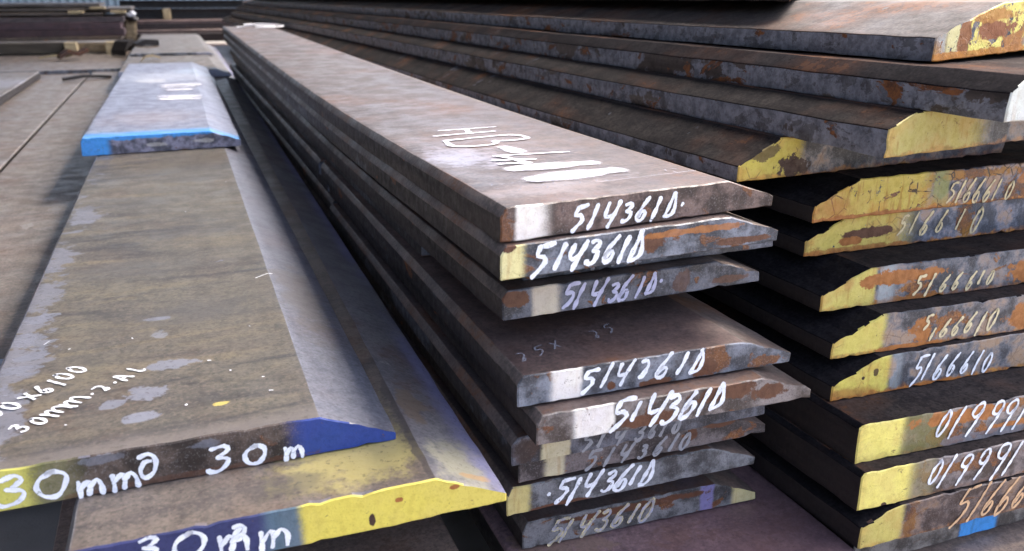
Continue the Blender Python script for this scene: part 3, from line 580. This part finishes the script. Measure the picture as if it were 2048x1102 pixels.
# ================================================================ left bars
GL_ = 'wide bars of the left row'
PL = (.003, .027, .056, .0065)
BEV_BLUE = top_mat((.19, .195, .235), (.14, .145, .175), patches=.3, pcol=(.235, .24, .28), ripple=0, rust=.08, rough=.34, spec=.6, blobs=[(.26, .28, .02, .1, (.13, .11, .09, 1), .5, .9, .4)], ystreak=.05)
l1top = top_mat((.150, .133, .102), (.098, .089, .078), patches=.32, pcol=(.19, .20, .235), ripple=1.0, rust=.05, edge_left=.03, spec=.7, rough=.42,
    blobs=[(.1311, .136, .022, .010, (.20, .21, .25, 1), .85, .8), (.1231, .249, .013, .006, (.20, .21, .25, 1), .95, .5), (.1234, .205, .007, .010, (.21, .22, .25, 1), .7, .9), (.1151, .084, .013, .011, (.20, .21, .25, 1), .85, .8),
           (.1109, .0454, .013, .008, (.20, .21, .25, 1), .95, .35), (.0921, .074, .008, .007, (.20, .21, .25, 1), .8, .5), (.012, .50, .016, .05, (.185, .19, .225, 1), .75, .85), (.010, .36, .017, .05, (.185, .19, .225, 1), .75, .85), (.012, .265, .016, .03, (.185, .19, .225, 1), .75, .85),
           (.006, .185, .028, .04, (.185, .19, .225, 1), .75, .85), (.022, .70, .018, .06, (.185, .19, .225, 1), .75, .85), (.014, .08, .02, .05, (.185, .19, .225, 1), .8, .5), (.1674, .0468, .006, .003, (.55, .45, .12, 1), .9, .4), (.16, .26, .05, .03, (.09, .085, .085, 1), .5, .8, .5), (.10, .42, .07, .025, (.10, .095, .09, 1), .5, .8, .5),
           (.15, .55, .05, .02, (.085, .08, .08, 1), .5, .8, .5), (.17, .9, .05, .02, (.08, .075, .072, 1), .5, .8, .5), (.08, .75, .06, .025, (.08, .075, .072, 1), .5, .8, .5)], 
    bandsy=[(-.05, .016, .004, .012, (.17, .15, .14, 1), .7)])
L1 = bar(-.165, .5569, -.3213, .289, .03, 3.05, 'large front left bar chalked 300x6100, dark end with royal blue right tip', GL_, -.014, -.005, PL,
    end_mat([(-.02, .046, .01, .014, (.60, .56, .12, 1)), (.046, .072, .01, .02, GREEN, .3), (.214, .36, .016, .01, ROYAL)], [(.155, .024, .012, .004, SCALEL, .5), (.09, .026, .014, .004, SCALEL, .5), (.14, .002, .08, .003, 'drust', .5)], ((.045, .032, .026, 1), (.085, .062, .05, 1)), .08, streak=.1, orange=.2), l1top, side_mat(), bevel=BEV_BLUE, seed=81, rough=.0005)
n1 = number(L1, 'L1', 'white', -.014, seed=41, rot=-.005, slant=.12, wd=.0037)
u = (.0623, .0764); uv = Vector(u).normalized(); vv = Vector((-uv.y, uv.x))
for i, q in enumerate([('3', .0045, .0715), ('0', .0155, .0805), ('0', .026, .089), ('x', .037, .1015), ('6', .0455, .110), ('1', .0545, .121), ('0', .0575, .131), ('0', .066, .141)]):
    on_top(L1, 'chalk_figure', plan_text([q], (.55, .83), (-.83, .55), .0175, .0031, .85), 'white', .03, None, seed=10 + i)
for i, q in enumerate([('3', .037, .0495), ('0', .0475, .0565), ('m', .0555, .0650), ('m', .0665, .077), ('.', .0815, .0925), ('2', .0865, .0975), ('.', .0965, .108), ('A', .100, .1125), ('l', .111, .126)]):
    on_top(L1, 'chalk_figure', plan_text([q], (.60, .80), (-.80, .60), .0145, .0028, .9), 'white', .03, None, seed=30 + i)
fl = []
rr = random.Random(5)
for i in range(11):
    x, y = .04 + rr.random() * .18, .05 + rr.random() ** 1.6 * 1.0; a = rr.random() * 6.28; l = .0008 + rr.random() * .0014
    fl.append(([(x, y), (x + math.cos(a) * l, y + math.sin(a) * l)], .0012 + rr.random() * .001))
fl += [([(.218, .335), (.231, .345), (.236, .343)], .0014), ([(.03, .215), (.0335, .222)], .001)]
on_top(L1, 'paint_flecks', fl, 'white', .03, None, seed=11, kind='stuff')
l2bev = top_mat((.22, .215, .225), (.16, .155, .17), patches=.35, pcol=(.36, .36, .33), ripple=0, rust=.15, rough=.36, spec=.6, blobs=[(.248, .13, .012, .03, (.20, .15, .11, 1), .8, .6), (.262, .03, .018, .035, (.40, .38, .26, 1), .6, .7, .4), (.27, .015, .014, .004, (.40, .25, .12, 1), .7, .6)], bandsx=[(.276, .32, .010, .01, (.24, .24, .42, 1), .8)])
l2top = top_mat((.165, .14, .12), (.11, .095, .088), patches=.1, ripple=.6, rust=.1, blobs=[(.185, .045, .048, .03, (.42, .36, .13, 1), .75, .6, .5), (.21, .08, .02, .05, (.36, .31, .14, 1), .6, .7, .5), (.13, .03, .03, .012, (.07, .065, .065, 1), .6, .7, .5), (.238, .08, .008, .12, (.075, .065, .065, 1), .8, .5)])
L2 = bar(-.100, .4949, -.3525, .2896, .0308, 5.6, 'lower left bar whose end is navy and bright yellow, with pale violet sloping edge', GL_, -.016, -.0155, (.005, .02, .053, .0066),
    end_mat([(-.02, .128, .01, .012, NAVY), (.12, .145, .008, .01, (.10, .17, .22, 1), .8), (.143, .32, .006, .01, (.72, .60, .10, 1))], [(.19, .009, .002, .004, 'dark', 1, .5), (.21, .02, .003, .002, 'orange'), (.25, .021, .003, .0015, 'orange')], ((.07, .06, .06, 1), (.14, .12, .11, 1)), .2, streak=.08), l2top, side_mat(), bevel=l2bev, seed=82, rough=.0006)
number(L2, 'L2', 'white', -.016, seed=42, rot=-.0155, slant=.15, wd=.0037)
l3top = top_mat((.25, .265, .35), (.20, .21, .285), patches=.3, pcol=(.42, .45, .55), ripple=.25, rust=.0, rough=.34, spec=.6, bandsy=[(-.05, .05, .01, .03, SKYB, .95)], blobs=[(.14, 1.25, .12, .14, (.55, .58, .66, 1), .5, .8, .6), (.10, 1.12, .04, .06, (.62, .62, .62, 1), .6, .7, .5), (.12, .25, .09, .10, (.30, .24, .24, 1), .5, .8, .6), (.22, 1.45, .05, .12, (.40, .48, .60, 1), .6, .8, .5)])
L3 = bar(-.180, 1.7418, -.2905, .2857, .0335, 1.85, 'short blue-tinted plate lying on the large left bar, sky-blue sprayed front edge', 'loose plates on top of the left row', .03, -.008, (.004, .028, .055, .012),
    end_mat([(-.02, .048, .002, .012, SKYB)], [(.08, .035, .20, .009, SKYB, .95, .35), (.13, .014, .02, .004, WHT, .35, .6), (.215, .016, .02, .004, WHT, .4, .6)], ((.11, .11, .15, 1), (.22, .21, .27, 1)), .1, streak=.3), l3top, side_mat(), bevel=l3top, seed=83, rough=.0009)
hb3 = [[([(.145, .955), (.185, .965), (.225, .95)], .05), ([(.14, .90), (.215, .895)], .03)], [([(.16, .82), (.20, .82)], .05)], [([(.135, .66), (.18, .655), (.225, .64)], .035), ([(.14, .60), (.18, .59), (.22, .58)], .04), ([(.16, .63), (.2, .62)], .03)]]
for L in hb3: on_top(L3, 'sprayed_mark', L, 'spray', .0335, None, seed=12)
L4T = top_mat((.17, .15, .125), (.12, .105, .09), ripple=.4, rust=.1)
L4 = bar(-.205, 3.66, -.3213, .42, .03, 2.9, 'tan plate beyond the blue-tinted one with a bright cut corner pointing right', GL_, .0, -.0, PL,
    end_mat([(-.02, .45, .01, .01, (.5, .52, .62, 1), .8)], [], GREYS, .1), L4T, side_mat(), bevel=L4T, seed=84)
L5 = bar(-.19, 4.55, -.2905, .385, .012, 2.1, 'farthest plate of the left row, lying on the tan one, with small bright corner', 'loose plates on top of the left row', .0, -.0, (.002, .010, .03, .004),
    end_mat([(.30, .45, .02, .01, (.5, .52, .62, 1), .8)], [], GREYS, .1), L4T, side_mat(), bevel=L4T, seed=85)

# flat plates further left and underneath
GP = 'flat plates lying beside and under the rows'
PF = (.002, .027, .002, .027)
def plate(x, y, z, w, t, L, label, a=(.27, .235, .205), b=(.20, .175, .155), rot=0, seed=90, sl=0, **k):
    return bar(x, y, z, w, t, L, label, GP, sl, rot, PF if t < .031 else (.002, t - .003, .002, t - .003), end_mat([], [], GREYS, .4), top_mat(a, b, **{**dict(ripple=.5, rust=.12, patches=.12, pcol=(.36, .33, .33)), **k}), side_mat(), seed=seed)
plate(-.384, .97, -.404, .212, .03, 4.3, 'long tan plate immediately left of the large front bar, catching its soft shadow', seed=91, blobs=[(.12, .60, .012, .016, (.36, .34, .33, 1), .6, .9), (.15, .72, .012, .014, (.36, .34, .33, 1), .5, .9)])
plate(-.618, .9, -.409, .220, .03, 4.1, 'tan plate second to the left of the large front bar, between two dark seams', seed=92, blobs=[(.1, .8, .08, .1, (.09, .085, .08, 1), .4, .9, .5)])
plate(-.88, 1.6, -.406, .25, .03, 3.6, 'tan plate at the left picture edge, third from the large front bar', seed=99)
for k in range(5): plate(-.34 + .02 * (k % 2), 1.0 + .03 * (k % 3), -.4355 - .0315 * k, .25, .03, 3.8, 'added plate coloured dark for the shadow under the large front left bar, %s of five' % ('topmost', 'second', 'third', 'fourth', 'lowest')[k], (.10, .085, .075), (.06, .05, .05), seed=120 + k, patches=0)  # extra plates, coloured dark to stand for the shade under the front bar
plate(-.885, 2.75, -.3750, .300, .03, 1.75, 'plate end lying on the wide tan plate at the far left, whitish scuff on top', seed=93, a=(.25, .22, .19), blobs=[(.22, 1.2, .09, .2, (.40, .40, .46, 1), .6, .7, .4)])
plate(-1.02, 4.75, -.3915, .9, .03, 1.6, 'rough tan plate under the wooden packing at far left', seed=94)
plate(.235, .30, -.5225, .305, .03, 3.4, 'purple-brown plate at the bottom centre beneath the middle stack', (.25, .165, .175), (.17, .11, .12), seed=95, patches=0, blobs=[(.16, .355, .004, .012, (.5, .45, .36, 1), .8, .6, .5), (.27, .2, .10, .22, (.10, .06, .07, 1), .5, .7, .5), (.06, .31, .05, .03, (.22, .15, .10, 1), .5, .8)])
plate(-.16, .42, -.5225, .355, .03, 3.4, 'shadowed brown plate at the bottom, under the yellow-ended bar', (.24, .18, .15), (.16, .12, .10), seed=96, patches=0)
plate(.555, .30, -.5625, .5, .03, 4.0, 'pinkish plate at the bottom right corner under the right stack', (.24, .19, .16), (.16, .125, .11), seed=97, patches=0)

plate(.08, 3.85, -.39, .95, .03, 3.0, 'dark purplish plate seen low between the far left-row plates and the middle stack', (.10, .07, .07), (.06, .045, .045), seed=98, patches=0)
# ================================================================ unseen sheeting overhead and at left, added to block sky light
def shade_shed():
    g = G('shade_sheet'); tc = g.n('ShaderNodeTexCoord').outputs['Object']; nz = g.noise(tc, 2, 5, .6)
    g.bsdf(g.mix(nz, (.05, .045, .042, 1), (.08, .075, .07, 1)), .7, 0)
    def sheet(name, x0, x1, y0, y1, z, up):
        bm = bmesh.new(); vs = []
        n = int((y1 - y0) / .08)
        for i in range(n + 1):
            y = y0 + (y1 - y0) * i / n; d = .02 * (i % 2)
            if up: vs.append((bm.verts.new((x0 + d, y, 0)), bm.verts.new((x0 + d, y, z))))
            else: vs.append((bm.verts.new((x0, y, z + d)), bm.verts.new((x1, y, z + d + .25))))
        for p, q in zip(vs, vs[1:]): bm.faces.new((p[0], q[0], q[1], p[1]))
        me = bpy.data.meshes.new(name); bm.to_mesh(me); bm.free(); me.materials.append(g.m)
        o = link(name, me); o.modifiers.new('thickness', 'SOLIDIFY').thickness = .003
        o['kind'] = 'structure'; return o
    sheet('shade_roof', -3.4, SHADE_ROOF_X, SHADE_ROOF_Y, 15, 3.3, False); sheet('shade_wall', -3.4, 0, -3.2, 15, 3.3, True)
shade_shed()
# ================================================================ timber and background
def wood_mat(a=(.34, .26, .16), b=(.20, .15, .09)):
    _seed[0] += 1; g = G('weathered_wood'); o = _seed[0] * 1.7
    P, x, y, z = g.coords((o, o * .4, o * .2))
    gr = g.noise(P, 30, 5, .6, .5, sc=(.25, 4, 4)); b2 = g.noise(P, 9, 4, .6)
    col = g.mix(g.st(gr, .35, .65), a + (1,), b + (1,)); col = g.mix(g.mul(g.st(b2, .5, .68), .6), col, (.07, .055, .045, 1))
    g.bsdf(col, .85, 0, gr, .6, .003, .25); return g.m
WOOD = wood_mat(); WOODL = wood_mat((.55, .45, .27), (.38, .29, .17)); 
def rough_box(name, sx, sy, sz, mat, seed=0, jit=.004, bev=.004):
    rnd = random.Random(seed); bm = bmesh.new()
    nx, ny = max(2, int(sx / .12)), max(1, int(sy / .12))
    bmesh.ops.create_cube(bm, size=1)
    bmesh.ops.scale(bm, vec=(sx, sy, sz), verts=bm.verts)
    ex = [e for e in bm.edges if abs((e.verts[0].co - e.verts[1].co).x) > sx * .9]
    bmesh.ops.subdivide_edges(bm, edges=ex, cuts=min(nx, 12), use_grid_fill=True)
    bmesh.ops.bevel(bm, geom=[e for e in bm.edges if e.calc_face_angle(0) > 1], offset=min(bev, sz * .2), segments=2, profile=.6, affect='EDGES')
    for v in bm.verts: v.co += Vector([(rnd.random() - .5) * jit for _ in range(3)])
    for v in bm.verts: v.co.z += sz / 2
    me = bpy.data.meshes.new(name); bm.to_mesh(me); bm.free(); me.materials.append(mat); return me
def put(name, me, loc, label, cat, group=None, rz=0, ry=0, parent=None):
    o = link(name, me, parent); o.location = (loc[0], loc[1], loc[2] + CH); o.rotation_euler = (0, ry, rz)
    return tag(o, label, cat, group) if parent is None else o
# bearers carrying the left row and the right stack
GB = 'timber bearers under the bars'
for i, y in enumerate((1.3, 3.4, 5.2)):
    put('timber_bearer', rough_box('timber_bearer', 2.2, .09, .062, WOOD, 20 + i), (-.02, y, -.618), ['low timber bearer on the floor under the stacks, near', 'low timber bearer on the floor under the stacks, middle', 'low timber bearer on the floor under the stacks, far'][i], 'timber', GB)

def steel_bg(name, sx, sy, sz, seed, a, b, scale=.3):
    m = side_mat(a, b, scale=scale, rust=.4, scol=tuple(c * 1.3 for c in a)); return rough_box(name, sx, sy, sz, m, seed, .003, .002)
GBL = 'plates stacked crosswise in the left background'
for i, (x, y, z, sx, sy, sz, a, b, lab) in enumerate([
    (-.86, 6.55, -.285, 1.14, .9, .022, (.24, .18, .13), (.15, .11, .09), 'lowest crosswise tan plate resting on the wood packing at far left'),
    (-.84, 6.60, -.261, 1.12, .9, .040, (.13, .07, .075), (.08, .045, .05), 'reddish brown crosswise plate low in the left background bundle'),
    (-.86, 6.62, -.219, 1.14, .9, .040, (.16, .09, .10), (.10, .06, .07), 'purplish crosswise plate in the middle of the left background bundle'),
    (-.83, 6.66, -.178, 1.10, .9, .032, (.17, .13, .13), (.11, .085, .085), 'grey-brown crosswise plate above the purplish one in the background'),
    (-.92, 6.72, -.136, 1.05, .9, .016, (.24, .19, .15), (.14, .11, .09), 'thin tan crosswise plate with a dark gap under it, left background'),
    (-.80, 6.80, -.110, 1.15, .9, .016, (.22, .18, .15), (.13, .11, .09), 'thin crosswise plate second from the top of the left background bundle'),
    (-1.0, 6.90, -.085, 1.15, .9, .018, (.20, .17, .15), (.12, .10, .09), 'topmost crosswise plate of the left background bundle')]):
    put('background_plate', steel_bg('background_plate', sx, sy, sz, 30 + i, a, b), (x, y, z), lab, 'steel plate', GBL, rz=(-.01, .015, 0, .02, -.015, .01, .02)[i])
for i, (x, z) in enumerate(((-.55, -.126), (-.30, -.126), (-1.1, -.126), (-.42, -.1))):
    put('wood_block', rough_box('wood_block', .09, .10, .016 if i < 3 else .014, WOODL, 60 + i, .002, .002), (x, 6.30, z + .001), ['pale wood spacer left of centre in the thin gap of the background bundle', 'pale wood spacer near the right end of the background bundle gap', 'pale wood spacer at the picture edge in the background bundle gap', 'pale wood spacer high up in the background bundle'][i], 'wood block', 'wooden spacers')
# timber baulks and blocks below
put('timber_baulk', rough_box('timber_baulk', .62, .12, .062, wood_mat((.10, .085, .065), (.06, .05, .04)), 70, .004), (-.93, 6.02, -.352), 'long dark squared baulk under the left background bundle', 'timber', 'timber packing', rz=.01)
put('timber_baulk', rough_box('timber_baulk', .32, .10, .05, WOOD, 71, .004), (-.47, 6.10, -.352), 'short weathered baulk right of the long dark one', 'timber', 'timber packing', rz=-.04)
put('wood_block', rough_box('wood_block', .068, .12, .066, WOODL, 72, .003), (-.578, 5.98, -.356), 'upright pale wood block at the end of the long dark baulk', 'wood block', 'wooden spacers')
put('wood_block', rough_box('wood_block', .075, .12, .074, WOODL, 73, .003), (-.345, 5.96, -.362), 'square-cut pale wood block near the gap between the background bundles', 'wood block', 'wooden spacers')
def chip(name, pts, wid, thick, mat, loc, label, cat, rz=0, group=None):
    bm = bmesh.new(); n = len(pts); vs = []
    for (a, c) in pts:
        vs.append([bm.verts.new((a, s * wid / 2, c + k * thick)) for s in (-1, 1) for k in (0, 1)])
    for p, q in zip(vs, vs[1:]):
        for (i, j) in ((0, 1), (1, 3), (3, 2), (2, 0)): bm.faces.new((p[i], p[j], q[j], q[i]))
    bm.faces.new((vs[0][0], vs[0][2], vs[0][3], vs[0][1])); bm.faces.new((vs[-1][0], vs[-1][1], vs[-1][3], vs[-1][2]))
    bmesh.ops.recalc_face_normals(bm, faces=bm.faces)
    me = bpy.data.meshes.new(name); bm.to_mesh(me); bm.free(); me.materials.append(mat)
    return put(name, me, loc, label, cat, group, rz)
RST = side_mat((.17, .07, .035), (.08, .035, .02), rust=.6)
DK = side_mat((.05, .04, .035), (.025, .02, .02), rust=.2)
chip('bark_strip', [(0, .0), (.07, .012), (.14, .006), (.2, .02)], .03, .01, WOODL, (-.70, 5.50, -.352), 'thin pale splinter lying before the long dark baulk', 'wood scrap', -.15)
chip('rusty_scrap', [(0, 0), (.05, .03), (.10, .012), (.15, .034)], .09, .022, RST, (-.60, 5.45, -.352), 'rust-red crumpled scrap below the left background baulks', 'metal scrap', .3)
chip('metal_scrap', [(0, 0), (.04, .05), (.09, .06), (.13, .02)], .10, .03, DK, (-.30, 5.6, -.352), 'dark bent scrap leaning beside the pale square wood block', 'metal scrap', .9)
chip('metal_scrap', [(0, 0), (.05, .02), (.12, .015)], .09, .03, DK, (-.19, 5.2, -.291), 'small dark lump on the far plate of the left row', 'metal scrap', .2)
chip('wood_chip', [(0, 0), (.018, .018), (.05, .022), (.08, .012)], .035, .006, WOODL, (-.135, 4.2, -.291), 'pale curled chip lying on the tan plate behind the blue-tinted one', 'wood scrap', .1)
chip('rusty_scrap', [(0, .0), (.09, .01), (.2, 0)], .04, .012, DK, (-.47, 4.3, -.373), 'flat dark sliver lying on the long tan plate', 'metal scrap', .35)
# wrapped stump between the bundles: an upright post with white rag on top
def post():
    e = link('timber_post', None); e.location = (-.265, 6.55, -.352 + CH); tag(e, 'leaning brown post wrapped with a white rag between the two background bundles', 'post')
    o = link('post_shaft', rough_box('post_shaft', .07, .07, .19, WOOD, 81, .006), e); o.rotation_euler = (0, .12, .2)
    bm = bmesh.new(); bmesh.ops.create_icosphere(bm, subdivisions=3, radius=.04)
    for v in bm.verts:
        n = mnoise.noise(v.co * 45) * .016; v.co += v.co.normalized() * n; v.co.z *= .55; v.co.x *= 1.2
    me = bpy.data.meshes.new('white_rag'); bm.to_mesh(me); bm.free()
    g = G('white_cloth'); tc = g.n('ShaderNodeTexCoord').outputs['Object']; nz = g.noise(tc, 60, 4, .6)
    g.bsdf(g.mix(nz, (.75, .75, .78, 1), (.4, .4, .45, 1)), .8, 0, nz, .4, .003); me.materials.append(g.m)
    for p in me.polygons: p.use_smooth = True
    r = link('white_rag', me, e); r.location = (.02, -.03, .215)
    bm = bmesh.new(); bmesh.ops.create_icosphere(bm, subdivisions=3, radius=.036)
    for v in bm.verts: v.co += v.co.normalized() * mnoise.noise(v.co * 38 + Vector((3, 1, 2))) * .014; v.co.z *= .6
    me = bpy.data.meshes.new('dark_rag'); bm.to_mesh(me); bm.free(); me.materials.append(DK)
    r = link('dark_rag', me, e); r.location = (.035, -.035, .185)
post()

# ---- bundles across behind the far ends
GBM = 'plates stacked crosswise behind the middle row'
for i, (x, y, z, sx, sy, sz, a, b, lab, rz) in enumerate([
    (.28, 7.25, -.34, 1.3, .8, .055, (.07, .05, .045), (.035, .026, .024), 'dark-edged plate lying crosswise just behind the left row', .03),
    (.30, 7.32, -.284, 1.4, .7, .020, (.26, .19, .17), (.17, .12, .11), 'tan-topped plate lying crosswise behind the left row', .03),
    (.34, 7.52, -.262, 1.5, .7, .042, (.07, .05, .05), (.035, .026, .026), 'second dark plate edge of the rear crosswise bundle', .035),
    (.34, 7.60, -.2195, 1.5, .8, .018, (.25, .17, .16), (.16, .11, .10), 'pinkish plate below the black beams in the background', .035)]):
    put('background_plate', steel_bg('background_plate', sx, sy, sz, 90 + i, a, b), (x, y, z), lab, 'steel plate', GBM, rz=rz)
def channel(x, y, z, L, h, d, label, rz):
    """steel channel lying on its side: web and two flanges"""
    t = .01; bm = bmesh.new()
    pr = [(0, 0), (-d, 0), (-d, t), (-t, t), (-t, h - t), (-d, h - t), (-d, h), (0, h)]
    a = [bm.verts.new((-L / 2, p[0], p[1])) for p in pr]; b = [bm.verts.new((L / 2, p[0], p[1])) for p in pr]
    for i in range(8): bm.faces.new((a[i], a[(i + 1) % 8], b[(i + 1) % 8], b[i]))
    bm.faces.new(a); bm.faces.new(b[::-1]); bmesh.ops.recalc_face_normals(bm, faces=bm.faces)
    me = bpy.data.meshes.new('steel_channel'); bm.to_mesh(me); bm.free(); me.materials.append(side_mat((.045, .04, .045), (.022, .02, .022), rust=.15))
    put('steel_channel', me, (x, y, z), label, 'steel beam', 'black channels across the background', rz)
channel(.36, 7.62, -.200, 1.5, .082, .07, 'long black channel lying behind the far ends, wood blocks in front of it', .035)
channel(.30, 7.70, -.116, 1.3, .06, .06, 'upper black channel of the background bundle', .035)
put('wood_block', rough_box('wood_block', .058, .05, .082, WOODL, 100, .002), (-.005, 7.46, -.2), 'pale upright wood block against the black channel, left one', 'wood block', 'wooden spacers')
put('wood_block', rough_box('wood_block', .066, .05, .10, WOODL, 101, .002), (.66, 7.47, -.2), 'pale upright wood block against the black channel, right one', 'wood block', 'wooden spacers')
# pale blue corrugated sheet fence far behind
def fence():
    e = link('sheet_fence', None); e.location = (-4, 16, 0); tag(e, 'pale blue corrugated sheet fence far behind the bundles', 'fence')
    g = G('blue_sheet'); tc = g.n('ShaderNodeTexCoord').outputs['Object']; nz = g.noise(tc, 3, 5, .6)
    g.bsdf(g.mix(nz, (.14, .22, .31, 1), (.19, .26, .34, 1)), .5, 0); 
    for k in range(14):
        bm = bmesh.new(); vs = []
        for i in range(33):
            x = i * .03; yy = .018 * math.sin(i * math.pi / 2.0)
            vs.append((bm.verts.new((x, yy, 0)), bm.verts.new((x, yy, 1.9))))
        for p, q in zip(vs, vs[1:]): bm.faces.new((p[0], q[0], q[1], p[1]))
        me = bpy.data.meshes.new('sheet'); bm.to_mesh(me); bm.free(); me.materials.append(g.m)
        o = link('sheet', me, e); o.location = (k * .95 - 1, 0, .05); o.modifiers.new('thickness', 'SOLIDIFY').thickness = .002
fence()
# white plastic strap left in loops on the far end of the top middle bar
def strap():
    cu = bpy.data.curves.new('white_strap', 'CURVE'); cu.dimensions = '3D'; cu.bevel_depth = .0026; cu.bevel_resolution = 2
    pts = [(-.09, 0, .004), (-.02, .05, .012), (.05, .02, .01), (.09, -.05, .006), (.02, -.09, .012), (-.05, -.06, .014), (-.07, .03, .018), (.0, .09, .022), (.09, .07, .016), (.13, .0, .008), (.08, -.12, .005), (-.02, -.14, .004)]
    sp = cu.splines.new('NURBS'); sp.points.add(len(pts) - 1); sp.order_u = 4; sp.use_endpoint_u = True
    for p, q in zip(sp.points, pts): p.co = (q[0] * .9, q[1] * .55, q[2] * .6, 1)
    g = G('white_plastic'); g.bsdf((.8, .8, .82, 1), .4); cu.materials.append(g.m)
    o0 = bpy.data.objects.new('tmp', cu); COL.objects.link(o0)
    dg = bpy.context.evaluated_depsgraph_get(); me = bpy.data.meshes.new_from_object(o0.evaluated_get(dg)); bpy.data.objects.remove(o0)
    o = link('white_strap', me); o.location = (.33, 3.62, -.131 + CH); tag(o, 'coiled white plastic strap on the far end of the top middle bar', 'strap')
strap()
